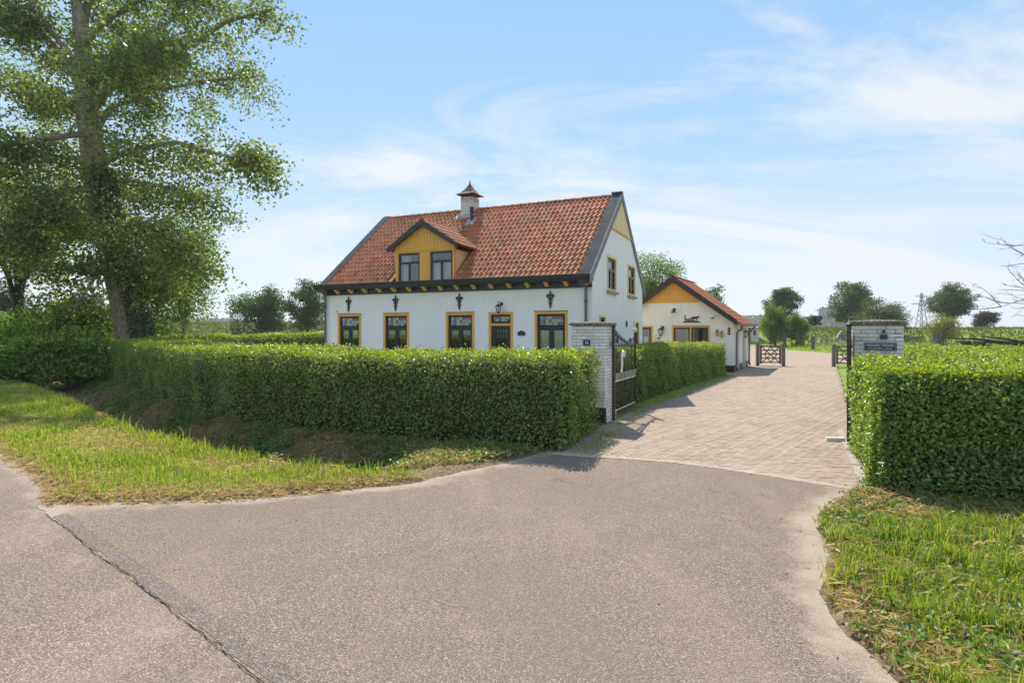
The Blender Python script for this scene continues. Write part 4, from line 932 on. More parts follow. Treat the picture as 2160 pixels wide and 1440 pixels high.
# horse and cart silhouette
hs = thing('horse_cart_sign', 'black metal silhouette of a horse and cart above outbuilding window', 'wall sign'); place_local(hs, BB, BA, (-1.83, -.006, 2.30))
base_ = [(-.40, -.07)] + [(x, -.02 - .05 * (x / .40) ** 2 + .035) for x in np.linspace(-.39, .39, 9)] + [(.40, -.07)]
MB().prism(base_, -.02, 0, 'y').build('base', M['iron'], hs)
horse = [(-.02, .02), (.0, .02), (.03, .10), (.07, .11), (.09, .02), (.11, .02), (.13, .10), (.20, .10), (.24, .04), (.23, .0), (.25, .0), (.27, .05), (.25, .12), (.29, .16), (.32, .13), (.345, .15), (.34, .20), (.30, .235), (.285, .225), (.25, .20), (.20, .19), (.08, .195), (.02, .18), (-.03, .13), (-.05, .06), (-.035, .06), (-.01, .12), (.0, .09)]
MB().prism(horse, -.018, -.002, 'y').build('horse', M['iron'], hs)
ct = MB(); ct.prism([(-.30, .07), (-.06, .07), (-.06, .10), (-.27, .10), (-.29, .22), (-.32, .22)], -.018, -.002, 'y'); ct.bar((-.06, -.01, .08), (.2, -.01, .12), .012, .012)
for u in (-.25, -.11):
    for k in range(14):
        a, a2 = 2 * math.pi * k / 14, 2 * math.pi * (k + 1) / 14; ct.bar((u + .052 * math.cos(a), -.01, .055 + .052 * math.sin(a)), (u + .052 * math.cos(a2), -.01, .055 + .052 * math.sin(a2)), .012, .012)
    for k in range(3): a = math.pi * k / 3; ct.bar((u - .05 * math.cos(a), -.01, .055 - .05 * math.sin(a)), (u + .05 * math.cos(a), -.01, .055 + .05 * math.sin(a)), .008, .008)
ct.prism([(-.31, .22), (-.26, .22), (-.265, .27), (-.285, .29), (-.305, .27)], -.018, -.002, 'y'); ct.build('cart', M['iron'], hs)
# floodlight
fl_ = thing('floodlight', 'small white floodlight near the right slope of outbuilding gable', 'lamp'); place_local(fl_, BB, BA, (-.91, -.01, 2.46))
MB().lathe([(.001, 0), (.05, 0), (.05, .04), (.001, .04)], 10).xform(Matrix.Translation((0, 0, .05)) @ Matrix.Rotation(R(90), 4, 'X')).build('mount', M['whitemetal'], fl_)
MB().box((-.08, -.14, .0), (.08, -.05, .10)).build('housing', M['whitemetal'], fl_); MB().lathe([(.001, -.07), (.035, -.05), (.045, 0), (.03, .01)], 10, (.02, -.09, -.01)).build('lens', M['black'], fl_)
# wooden clogs
for (u, z, lb) in ((-.695, 1.77, 'left and higher of two wooden clogs hung on outbuilding wall'), (-.492, 1.70, 'right and lower of two wooden clogs hung on outbuilding wall')):
    c_ = thing('wooden_clog', lb, 'clog', group='wooden clogs on the outbuilding wall'); place_local(c_, BB, BA, (u, -.005, z)); c_.scale = (1.05,) * 3
    MB().lathe([(.001, -.155), (.03, -.15), (.052, -.12), (.064, -.07), (.062, 0), (.05, .06), (.05, .10), (.035, .14), (.001, .15)], 12, (0, -.05, 0), 0, 1, .8).build('shoe', M['clog'], c_, True)
    MB().lathe([(.001, -.075), (.03, -.06), (.038, 0), (.028, .06), (.001, .075)], 10, (0, -.088, .055), 0, 1, .35).build('opening_shade', M['brownwood'], c_, True)  # dark disc on the shoe: its hollow's shade put into colour
ia = thing('wall_ornament', 'black iron scroll ornament by the right corner of outbuilding wall', 'ornament'); place_local(ia, BB, BA, (-.19, -.01, 1.83))
b = MB(); b.box((-.012, -.02, -.16), (.012, 0, .16)); b.prism([(-.07, .09), (.0, .18), (.07, .09), (.05, .075), (0, .10), (-.05, .075)], -.02, 0, 'y'); b.prism([(-.07, -.09), (.0, -.18), (.07, -.09), (.05, -.075), (0, -.10), (-.05, -.075)], -.02, 0, 'y'); b.lathe([(.001, 0), (.05, 0), (.05, .02), (.001, .02)], 10).v
ia_b = MB().lathe([(.001, 0), (.055, 0), (.055, .022), (.001, .022)], 12).xform(Matrix.Rotation(R(90), 4, 'X')); b2 = MB(); b2.add(b.v[:8 + 24], [f for f in b.f if max(f) < 32]); b2.add(ia_b.v, ia_b.f); b2.build('scroll', M['iron'], ia)
mb_ = thing('wall_sign', 'small white framed sign beside the outbuilding door', 'sign'); place_local(mb_, BB, BA, (-3.38, -.005, 1.52))
f_ = MB(); casing(f_, -.12, .12, -.12, .12, .012, -.015, 0); f_.build('frame', M['zinc'], mb_); MB().box((-.107, -.008, -.107), (.107, -.002, .107)).build('plate', M['whitemetal'], mb_); MB().prism([(-.05, -.06), (.08, -.06), (.08, .02), (.05, .05), (.02, .0), (-.05, -.02)], -.012, -.009, 'y').build('emblem', M['iron'], mb_)

# ------------------------------------------------------------------ GATE PILLARS
DA = -R(28.5)
def pillar(label, near_corner, w, dep, z_top, right_corner):
    """near_corner: ground point of the front edge next to the drive."""
    r = thing('gate_pillar', label, 'gate pillar', (*near_corner, 0), DA, 'gate pillars of the drive')
    x0, x1 = (-w, 0) if right_corner else (0, w)
    MB().box((x0 + .012, .012, 0), (x1 - .012, dep - .012, z_top - .06)).build('core', M['mortar'], r)
    ch, bl, bt = .0655, .2475, .10; n = int((z_top - .07) / ch); meshes = {}
    def brick(a, c_, y0, y1, z, dark):
        key = (round(c_ - a, 3), round(y1 - y0, 3), dark)
        if key not in meshes:
            l, d, h, e = (c_ - a) / 2 - .005, (y1 - y0) / 2 - .0, ch / 2 - .0045, .004
            vs = []
            for zz_, k in ((-h, e), (-h + e, 0), (h - e, 0), (h, e)): vs += [(-l + k, -d + k, zz_), (l - k, -d + k, zz_), (l - k, d - k, zz_), (-l + k, d - k, zz_)]
            fs = [(0, 3, 2, 1), (12, 13, 14, 15)] + [(4 * i + k, 4 * i + (k + 1) % 4, 4 * i + 4 + (k + 1) % 4, 4 * i + 4 + k) for i in range(3) for k in range(4)]
            meshes[key] = MB().add(vs, fs).mesh('brick', M['pbrickdark'] if dark else M['pbrick'])
        o = bpy.data.objects.new('brick', meshes[key]); o.location = ((a + c_) / 2, (y0 + y1) / 2 + random.uniform(-.002, .002), z); o.rotation_euler = (0, 0, R(random.uniform(-.35, .35))); link(o, r)
    nb = round(w / bl); bw_ = w / nb
    for k in range(n):
        z = ch * (k + .5); dark = z < .34
        if k % 2: cuts = [x0 + bw_ * i for i in range(nb + 1)]
        else: cuts = [x0] + [x0 + bw_ * (i + .5) for i in range(nb)] + [x1]
        for a, c_ in zip(cuts[:-1], cuts[1:]): brick(a, c_, 0, bt, z, dark)
        vis = x1 if right_corner else x0; sgn = -1 if right_corner else 1
        ns = round((dep - bt) / bl); sw = (dep - bt) / ns; off = .5 if k % 2 else 0
        ys_ = [bt] + [bt + sw * (i + off) for i in range(1 if not off else 0, ns)] + [dep]
        for y0, y1 in zip(ys_[:-1], ys_[1:]): brick(min(vis, vis + sgn * bt), max(vis, vis + sgn * bt), y0 + .005, y1 - .005, z, dark and not right_corner)
    zc = z_top - .06; ov = .035; cpm = MB(); g_ = 7
    for (z, k) in ((zc, 0), (zc + .045, 0), (zc + .062, .03)):
        for (x, y) in ((x0 - ov + k, -ov + k), (x1 + ov - k, -ov + k), (x1 + ov - k, dep + ov - k), (x0 - ov + k, dep + ov - k)): cpm.v.append((x, y, z))
    for i in range(2):
        for k in range(4): cpm.f.append([4 * i + k, 4 * i + (k + 1) % 4, 4 * i + 4 + (k + 1) % 4, 4 * i + 4 + k]); cpm.m.append(0)
    cpm.f.append([0, 3, 2, 1]); cpm.v.append(((x0 + x1) / 2, dep / 2, zc + .085)); cpm.m.append(0)
    for k in range(4): cpm.f.append([8 + k, 8 + (k + 1) % 4, 12]); cpm.m.append(0)
    cpm.build('coping', M['coping'], r)
    return r
PLC = (1.862, 11.4); PRC = (5.82, 9.74)
pillar('white brick gate pillar with number plate, left of the drive', PLC, .73, .60, 2.045, True)
pillar('white brick gate pillar with warning sign, right of the drive', PRC, .74, .65, 2.05, False)
def on_pillar(o, corner, loc): place_local(o, corner, DA, loc)
nm = thing('house_number_sign', 'small navy enamel house number plate on the left pillar', 'number plate'); on_pillar(nm, PLC, (-.385, -.004, 1.635))
MB().box((-.074, -.010, -.058), (.074, 0, .058)).build('plate', M['navy'], nm)
text_mesh('16', .105, nm, M['letter'], (0, -.0125, 0), (R(90), 0, 0), 'numerals', .056, .004)
vt = thing('warning_sign', 'navy and white no entry sign on the right pillar', 'sign'); on_pillar(vt, PRC, (.405, -.004, 1.615))
MB().box((-.232, -.010, -.070), (.232, 0, .070)).build('plate', M['navy'], vt)
fb = MB(); casing(fb, -.219, .219, -.060, .060, .003, -.0125, -.0105); fb.build('border', M['letter'], vt)
text_mesh('VERBODEN TOEGANG', .056, vt, M['letter'], (0, -.0125, .020), (R(90), 0, 0), 'lettering', .395, .0)
text_mesh('ART. 461 WETB. v. STRAFR.', .034, vt, M['letter'], (0, -.0125, -.030), (R(90), 0, 0), 'lettering', .345, .0)
bx = thing('lamp_mount', 'old grey lamp bracket fixed to the right pillar', 'bracket'); on_pillar(bx, PRC, (.455, -.004, 1.80))
MB().box((-.055, -.03, -.06), (.055, 0, .01)).build('box', M['zincdark'], bx); MB().box((-.03, -.045, .011), (.03, 0, .05)).build('neck', M['zinc'], bx); MB().lathe([(.001, 0), (.024, 0), (.024, .05), (.001, .05)], 10).xform(Matrix.Translation((0, 0, .07)) @ Matrix.Rotation(R(90), 4, 'X')).build('socket', M['zincdark'], bx)
MB().box((.13, -.0012, 1.826), (.245, .02, 1.840)).box((.145, -.0012, 1.765), (.245, .02, 1.779)).xform(Matrix.Translation((.46, 0, 0))).build('brick_hole_shade', M['pbrickdark'], [o for o in COL.objects if o.name.startswith('gate_pillar')][-1])  # dark slabs on the brick face; hole shade put into their colour
ls = thing('enamel_plate', 'white enamel plate half hidden by hedge on right pillar', 'sign'); on_pillar(ls, PRC, (.40, -.004, 1.36)); MB().box((-.11, -.008, -.07), (.11, 0, .07)).build('plate', M['letter'], ls); q = MB(); casing(q, -.095, .095, -.055, .055, .006, -.0105, -.0082); q.build('border', M['navy'], ls)

# iron gate leaves
def gate_leaf(label, hinge, ang, ln, mirror=False):
    r = thing('iron_gate', label, 'gate', (*hinge, 0), ang, 'iron gate leaves at the drive')
    MB().box((-.035, -.035, .02), (.035, .035, 1.96)).build('hinge_post', M['rustiron'], r)
    cp_ = MB(); cp_.lathe([(.05, 1.96), (.05, 1.99), (.001, 2.02)], 8); cp_.build('post_cap', M['iron'], r)
    MB().box((ln - .02, -.02, .19), (ln + .02, .02, 1.83)).build('stile', M['iron'], r)
    MB().lathe([(.02, 1.83), (.05, 1.87), (.05, 1.92), (.02, 1.95), (.012, 2.06), (.001, 2.12)], 10, (ln, 0, 0)).build('finial', M['cream'], r)
    MB().bar((.035, 0, .20), (ln, 0, .20), .022, .022).build('bottom_rail', M['cream'], r)
    MB().bar((.035, 0, .81), (ln, 0, .81), .022, .022).build('rail', M['cream'], r); MB().bar((.035, 0, 1.56), (ln, 0, 1.56), .03, .03).build('rail', M['iron'], r)
    MB().bar((.05, 0, .03), (.05, 0, .185), .03, .03).bar((.16, 0, .05), (.16, 0, .185), .025, .025).bar((.05, 0, .05), (.17, 0, .06), .03, .03).build('stay', M['cream'], r)
    nb = 14
    for i in range(nb):
        x = .13 + (ln - .2) * i / (nb - 1); f = i / (nb - 1); top = 1.90 - .27 * math.sin(min(1, f * 1.25) * math.pi / 2) + (.12 * max(0, f - .75) / .25)
        b = MB(); b.bar((x, 0, .215), (x, 0, top - .05), .014, .014); b.lathe([(.007, top - .06), (.016, top - .04), (.001, top + .03)], 6, (x, 0, 0)); b.build('baluster', M['iron'], r)
    for i in range(nb + 2):
        x = .07 + (ln - .1) * i / (nb + 1); MB().bar((x, -.012, .822), (x, -.012, .95), .014, .012).lathe([(.011, .95), (.001, .985)], 4, (x, -.012, 0)).build('spike', M['cream'], r)
    MB().bar((.14, .0, 1.80), (ln * .62, 0, 1.585), .03, .03).build('curved_rail', M['iron'], r)
    sc_ = MB()
    for (x, z, s_) in ((.13, 1.80, 1.1), (.24, 1.66, 1.2), (ln * .72, 1.66, .9)):
        pts = [(x + .07 * s_ * (1 - k / 13) * math.cos(k * .75), -.01, z + .07 * s_ * (1 - k / 13) * math.sin(k * .75)) for k in range(13)]; sc_.tube(pts, .012, 6)
    sc_.build('scroll', M['iron'], r)
    # white ornament in the shape of a seahorse-like curl
    hx = ln * .36; w_ = MB()
    w_.tube([(hx - .13, -.02, 1.02), (hx - .11, -.02, .97), (hx - .07, -.02, 1.0), (hx - .06, -.02, 1.10), (hx - .055, -.02, 1.28), (hx - .03, -.02, 1.38), (hx + .04, -.02, 1.43), (hx + .12, -.02, 1.41), (hx + .155, -.02, 1.34), (hx + .14, -.02, 1.28)], [.012, .018, .020, .022, .022, .024, .028, .026, .020, .010], 8)
    w_.tube([(hx + .03, -.02, 1.42), (hx + .05, -.02, 1.35), (hx + .04, -.02, 1.30)], [.022, .018, .008], 8); w_.tube([(hx - .10, -.02, 1.16), (hx - .06, -.02, 1.14)], [.008, .016], 6)
    w_.build('ornament', M['whitemetal'], r, True)
    hp = MB(); hp.bar((-.14, -.04, 1.62), (0, 0, 1.62), .02, .03); hp.prism([(-.20, 1.44), (-.17, 1.50), (-.13, 1.53), (-.13, 1.60), (-.10, 1.62), (-.13, 1.66), (-.14, 1.74), (-.17, 1.80), (-.20, 1.74), (-.21, 1.66), (-.24, 1.62), (-.21, 1.58), (-.21, 1.52)], -.075, -.06, 'y'); 
    hp.build('hinge', M['iron'], r)
    return r
gate_leaf('open black iron gate leaf beside the driveway hedge', (2.105, 11.82), R(90 - 26.5), 1.80)
gl_ = gate_leaf('open black iron gate leaf seen edge on by right pillar', (5.66, 9.55), R(90 - 30.6), 1.85)
MB().prism([(0, 0), (.36, -.02), (.40, .26), (.03, .27)], .012, .035, 'z').xform(Matrix.Rotation(DA, 4, 'Z')).build('gate_slab', M['concrete']).location = (1.98, 11.50, 0)
tag(bpy.data.objects['gate_slab'], 'grey concrete slab on the paving under left gate post', 'slab')
gs_ = MB().prism([(0, 0), (.30, 0), (.30, .07), (0, .07)], .01, .075, 'z').xform(Matrix.Rotation(R(-6), 4, 'Z')).build('gate_stop', M['whitemetal']); gs_.location = (5.32, 9.62, 0)
tag(gs_, 'white block on the paving at foot of right gate post', 'gate stop')

# ------------------------------------------------------------------ FIELD GATES beyond the yard
def field_gate(label, p, q, h, kind):
    p, q = Vector((*p, 0)), Vector((*q, 0)); ln = (q - p).length; r = thing('field_gate', label, 'gate', p, math.atan2(q.y - p.y, q.x - p.x), 'field gates')
    if kind == 'wood':
        for x in (-.02, ln + .02): MB().box((x - .075, -.075, 0), (x + .075, .075, h)).lathe([(.09, h), (.06, h + .04), (.001, h + .055)], 8, (x, 0, 0)).build('post', M['brownwood'], r)
        for x in (.14, ln - .14): MB().box((x - .045, -.03, .13), (x + .045, .03, h - .06)).build('stile', M['brownwood'], r)
        for k, z in enumerate((.20, .42, .63, .83, 1.03)): MB().box((.19, -.02, z - .03), (ln - .19, .02, z + (.045 if k == 4 else .03))).build('rail', M['brownwood'], r)
        for a, b_ in (((.19, .2), (ln - .19, 1.0)), ((.19, 1.0), (ln - .19, .2)), ((ln / 2, 1.0), (.30, .63)), ((ln / 2, 1.0), (ln - .30, .63)), ((ln / 2, .2), (.30, .63)), ((ln / 2, .2), (ln - .30, .63))):
            MB().bar((a[0], -.035, a[1]), (b_[0], -.035, b_[1]), .025, .05).build('brace', M['brownwood'], r)
    else:
        MB().box((-.14, -.10, 0), (.14, .10, h)).build('post', M['greywood'], r)
        for z in (.25, .42, .58, .74, .96, 1.18): MB().tube([(.16, 0, z), (ln, 0, z)], .022, 6).build('rail', M['steel'], r)
        for x in (.18, ln / 2, ln): MB().tube([(x, 0, .2), (x, 0, 1.2)], .02, 6).build('stile', M['steel'], r)
    return r
field_gate('dark wooden cross braced yard gate beside the outbuilding', (12.82, 29.65), (14.05, 29.5), 1.17, 'wood')
field_gate('dark wooden yard gate half hidden by right iron gate', (16.42, 29.0), (17.75, 28.7), 1.12, 'wood')
field_gate('galvanised tubular field gate hung on a grey post in grass', (27.5, 52), (32.2, 51.5), 1.28, 'steel')
# small paddock fence and hut behind
pfn = thing('paddock_fence', 'grey rail fence with leaning post near the yellow bucket', 'fence', (29.6, 60, 0))
for x, h, lean in ((-.8, 1.5, 0), (-.55, 1.1, .5), (.55, 1.6, 0), (1.15, 1.65, 0)): MB().bar((x, 0, -.05), (x - lean, 0, h), .13, .13).build('post', M['greywood'], pfn)
for z in (1.5, 1.1, .7): MB().bar((-.75, .08, z), (1.3, .08, z + .06), .06, .07).build('rail', M['greywood'], pfn)
bk_ = tag(MB().lathe([(.001, 0), (.16, 0), (.20, .32), (.17, .32), (.14, .03)], 12).build('bucket', M['yellow']), 'yellow bucket hanging on the paddock fence', 'bucket'); bk_.location = (29.55, 59.7, .5)
hut = thing('field_hut', 'small grey pitched hut half sunk in the bank', 'hut', (40.5, 70, .55), R(-20))
MB().prism([(-.75, 0), (.75, 0), (0, 1.25)], -.6, .6, 'y').build('roof', M['roofdark'], hut); MB().box((-.3, -.63, .02), (.3, -.605, .6)).build('door', M['greywood'], hut)
# shed behind the outbuilding
shd = thing('shed', 'pale block shed with dark door and shallow grey roof', 'shed', (30.2, 69.6, 0), R(-12))
w_ = MB(); w_.box((-6, 0, 0), (0, 4, 2.2)); w_.build('wall', M['blockwall'], shd); MB().box((-1.5, -.03, 0), (-.95, -.002, 2.15)).build('door', M['brownwood'], shd); MB().box((-.62, -.03, 1.2), (-.36, -.002, 1.8)).build('window', M['black'], shd)
MB().add([(-6.3, -.4, 2.15), (.45, -.4, 2.15), (.45, 4.4, 2.15), (-6.3, 4.4, 2.15), (-5, 2, 2.95), (-1.4, 2, 2.95)], [(0, 1, 5, 4), (1, 2, 5), (2, 3, 4, 5), (3, 0, 4)]).build('roof', M['roofdark'], shd)
tr_ = thing('far_shed', 'low grey shed beyond the back hedge beside a round tree', 'shed', (-23.6, 72, 0)); MB().box((-1.2, 0, 0), (1.0, 2, 1.55)).build('wall', M['zinc'], tr_); MB().add([(-1.3, -.1, 1.551), (1.1, -.1, 1.551), (1.1, 2.1, 1.75), (-1.3, 2.1, 1.75)], [(0, 1, 2, 3)]).build('roof', M['roofdark'], tr_)

# ------------------------------------------------------------------ HEDGES
def hedge(label, front, back, z0, z1, mat, n_face, n_top, size, group='clipped privet hedges', shoots=0, brown=0, ends=(True, True), z1b=None):
    root = thing('hedge', label, 'hedge', (0, 0, 0), 0, group)
    F_, B_ = np.array(front, float), np.array(back, float)
    seg = np.r_[0, np.cumsum(np.linalg.norm(np.diff(F_, axis=0), axis=1))]; tot = seg[-1]
    def at(Lx, s_): return np.stack([np.interp(s_ * tot, seg, Lx[:, 0]), np.interp(s_ * tot, seg, Lx[:, 1])], 1)
    z1b = z1 if z1b is None else z1b
    def ztop(s_): return z1 + (z1b - z1) * s_ + (vnoise(s_ * tot * .8, s_ * 0 + 2.2) - .5) * .13 + (vnoise(s_ * tot * 3.1, s_ * 0 + 5.2) - .5) * .05
    # dark inner body
    ss = np.linspace(0, 1, max(3, int(tot / .6) + 2)); f, b = at(F_, ss), at(B_, ss); dvec = unit(b - f); th_ = np.linalg.norm(b - f, axis=1)
    ins = .13; fi, bi = f + dvec * ins, b - dvec * ins
    e0 = unit(F_[1:2] - F_[:1]) * ins; e1 = unit(F_[-1:] - F_[-2:-1]) * ins
    fi[0] += e0[0]; bi[0] += e0[0]; fi[-1] -= e1[0]; bi[-1] -= e1[0]
    zt = ztop(ss) - .14; V = []; Fc = []; n = len(ss)
    for i in range(n): V += [(*fi[i], z0 + .02), (*fi[i], zt[i]), (*bi[i], zt[i]), (*bi[i], z0 + .02)]
    for i in range(n - 1):
        for k in range(4): Fc.append((4 * i + k, 4 * i + (k + 1) % 4, 4 * i + 4 + (k + 1) % 4, 4 * i + 4 + k))
    Fc += [(0, 1, 2, 3), (4 * n - 4, 4 * n - 3, 4 * n - 2, 4 * n - 1)]
    np_mesh('twigs', np.array(V), np.array(Fc), M['hedgecore'], root)
    P, N = [], []
    def add(p, nrm, wob=1.):
        q = p + nrm * (RNG.normal(-.02, .045, (len(p), 1)) * wob + (vnoise(p[:, 0] * 2.3 + p[:, 2] * 1.7, p[:, 1] * 2.3 + p[:, 2])[:, None] - .5) * .17)
        P.append(q); N.append(nrm)
    def rnd_edge(p, s_, h, up):       # soften the top edges
        return p
    for (Lx, other, num) in ((F_, B_, n_face), (B_, F_, int(n_face * .35))):
        s_ = RNG.random(num); p = at(Lx, s_); q = at(other, s_); out = unit(p - q); hh = RNG.random(num) ** .85; zt = ztop(s_)
        z = z0 + (zt - z0) * hh; inn = sstep(.80, 1.0, hh) ** 2 * .20 + sstep(.14, 0, hh) * .08
        P3 = np.c_[p - out * inn[:, None], z]; N3 = np.c_[out, .25 + .8 * sstep(.85, 1, hh)]; add(P3, unit(N3))
    s_ = RNG.random(n_top); w = RNG.random(n_top); p = at(F_, s_) * (1 - w)[:, None] + at(B_, s_) * w[:, None]; edge = np.minimum(w, 1 - w) * np.linalg.norm(at(F_, s_) - at(B_, s_), axis=1)
    P3 = np.c_[p, ztop(s_) - .07 * sstep(.16, 0, edge) ** 1.5]; add(P3, np.tile([[0, 0, 1.]], (n_top, 1)), .9)
    for e, on in ((0, ends[0]), (1, ends[1])):
        if not on: continue
        a, b = (F_[0], B_[0]) if e == 0 else (F_[-1], B_[-1]); w_ = np.linalg.norm(b - a); num = int(n_face * w_ / tot * 1.05); t0 = unit((F_[0] - F_[1])[None])[0] if e == 0 else unit((F_[-1] - F_[-2])[None])[0]
        k = RNG.random(num); hh = RNG.random(num) ** .85; p = a + (b - a) * k[:, None]; zt = ztop(np.full(num, float(e)))
        inn = np.maximum(sstep(.86, 1., hh), sstep(.88, 1, np.abs(k - .5) * 2)) ** 2 * .12
        add(np.c_[p - t0 * inn[:, None], z0 + (zt - z0) * hh], unit(np.c_[np.tile(t0, (num, 1)), np.full(num, .25)]))
    P, N = np.concatenate(P), np.concatenate(N); N = N * .75 + RNG.normal(size=N.shape) * .55 + np.array([[0, 0, .25]])
    leaves('foliage', P, N, RNG.uniform(.7, 1.25, len(P)) * size, mat, root, .56, kind='stuff')
    if shoots:
        s_ = RNG.random(shoots); w = RNG.random(shoots) ** 1.0; b0 = np.c_[at(F_, s_) * (1 - w)[:, None] + at(B_, s_) * w[:, None], ztop(s_) - .03]; hgt = RNG.gamma(2., .022, shoots) + .02
        lean = RNG.normal(0, .25, (shoots, 2)); PP = []
        for k in range(6):
            f_ = (k + .5) / 6; PP.append(b0 + np.c_[lean * (hgt * f_)[:, None], hgt * f_] + RNG.normal(0, .010, (shoots, 3)))
        PP = np.concatenate(PP); leaves('shoots', PP, RNG.normal(size=PP.shape) + np.array([[0, 0, .5]]), RNG.uniform(.7, 1.2, len(PP)) * size * .85, M['shoots'], root, .5, kind='stuff')
    if brown:
        c_s, c_w = RNG.random(brown), RNG.random(brown); cen = np.c_[at(F_, c_s) * (1 - c_w)[:, None] + at(B_, c_s) * c_w[:, None], ztop(c_s)]
        PP = np.repeat(cen, 26, 0) + RNG.normal(0, 1, (brown * 26, 3)) * np.array([[.10, .10, .03]]); leaves('brown_leaves', PP, RNG.normal(size=PP.shape) + np.array([[0, 0, 1]]), RNG.uniform(.6, 1.1, len(PP)) * size * .9, M['brownleaf'], root, .5, kind='stuff')
    return root
hedge('long clipped hedge between the ditch and the farmhouse front garden', HEDGE_FRONT, [(1.62, 10.75), (-.1, 11.5), (-2.9, 12.75), (-4.6, 13.7), (-7.0, 16.0), (-9.8, 19.2), (-16.0, 25.6)], -.12, 1.44, M['hedge'], 42000, 30000, .056, shoots=6500, brown=60, z1b=1.42)
hedge('clipped hedge along the left side of the paved drive', [(2.28, 12.7), (5.3, 18.0), (7.4, 21.3), (8.9, 23.7)], [(1.15, 13.4), (4.2, 18.6), (6.3, 21.9), (7.9, 24.3)], -.02, 1.40, M['hedge'], 17000, 9000, .058, shoots=2600, z1b=1.32)
hedge('thick dark green hedge in front of the right pillar', [(4.25, 6.62), (5.4, 6.0), (6.6, 5.4), (8.2, 4.6)], [(5.55, 9.25), (6.75, 8.65), (8.0, 8.05), (9.6, 7.3)], -.03, 1.395, M['hedgenear'], 24000, 22000, .050, shoots=4500, brown=60)
hedge('broad low hedge behind the right pillar along the field', [(6.72, 10.25), (8.5, 9.4), (11, 8.3), (15, 6.8)], [(10.2, 17.2), (12, 16.4), (15, 15.2), (20, 13.4)], -.02, 1.40, M['hedge'], 6500, 26000, .062, shoots=5500, brown=90)
hedge('taller back hedge left of the farmhouse beside the green field', [(-6.6, 21.7), (-9.6, 22.4), (-13.6, 23.6), (-17, 25.4)], [(-6.2, 22.8), (-9.2, 23.5), (-13.1, 24.7), (-16.5, 26.5)], 0, 1.73, M['hedge'], 12000, 6000, .075, shoots=1800, z1b=1.5)
hedge('small low hedge under the wide outbuilding window', [(6.2, 24.6), (8.4, 23.35)], [(6.5, 25.2), (8.7, 23.95)], 0, 1.26, M['hedge'], 1800, 900, .065, ends=(True, True))

# ------------------------------------------------------------------ TREES
def limb_pts(a, b, n, sag, jit):
    a, b = np.array(a, float), np.array(b, float); k = np.linspace(0, 1, n)[:, None]; p = a + (b - a) * k; p[:, 2] += np.sin(k[:, 0] * np.pi) * sag; p[1:-1] += RNG.normal(0, jit, (n - 2, 3)); return p
def tree(name, label, x, y, z0, h, rx, ry, zc0, lm, tm, nleaf, lsize, trunk_r, group=None, clumps=60, spread=.22, shape=2., cat='tree', flat=.0, hang=0., lean=0.):
    """crown: leaf clumps inside an uneven ellipsoid between zc0 and h; limbs run from the trunk into the clumps."""
    root = thing(name, label, cat, (x, y, z0), 0, group); cz, rz = (zc0 + h) / 2, (h - zc0) / 2
    d = unit(RNG.normal(size=(clumps, 3))); rad = RNG.random(clumps) ** .42; lump = .66 + .58 * vnoise(d[:, 0] * 2.1 + 7 + x, d[:, 2] * 2.1 + d[:, 1] + y)
    c = d * (rad * lump)[:, None] * np.array([[rx, ry, rz]]); 
    if shape == 'round': pass
    elif shape == 'egg': c[:, :2] *= (1.0 - .35 * (c[:, 2:3] / rz))
    elif shape == 'cone': c[:, :2] *= np.clip(.62 - .58 * (c[:, 2:3] / rz), .05, 1.3)
    c[:, 2] += cz; c[:, 0] += lean * c[:, 2] / h
    tb = MB(); tt = np.array([lean * .5, 0, zc0 + rz * .9]); tp = limb_pts((0, 0, 0), tt, 6, 0, trunk_r * .25); tb.tube([tuple(p) for p in tp], [trunk_r * (1.25 if i == 0 else 1 - .14 * i) for i in range(6)], 8)
    for i in range(0, clumps, max(1, clumps // 22)):
        k = RNG.uniform(.25, .85); st = tp[0] + (tt - tp[0]) * max(.15, min(k, (zc0 * .8 + rz * .3) / max(.1, tt[2]))); e = c[i]
        if np.linalg.norm(e - st) < .2: continue
        lp = limb_pts(st, e, 4, .08 * rz, .04 * rx); tb.tube([tuple(p) for p in lp], [trunk_r * .38, trunk_r * .26, trunk_r * .15, trunk_r * .05], 5, 0, False)
    tb.build('trunk', tm, root, True)
    per = nleaf // clumps; P = np.repeat(c, per, 0); o_ = np.clip(RNG.normal(size=P.shape), -1.7, 1.7) * np.array([[rx, ry, rz * .75]]) * spread; P = P + o_
    if hang: P[:, 2] -= np.abs(RNG.normal(0, hang, len(P)))
    P[:, 2] = np.maximum(P[:, 2], .05)
    N = RNG.normal(size=P.shape) + np.array([[0, 0, .8]]) + unit(P - np.array([[0, 0, cz]])) * .5
    leaves('crown', P, N, RNG.uniform(.7, 1.3, len(P)) * lsize, lm, root, .62)
    return root
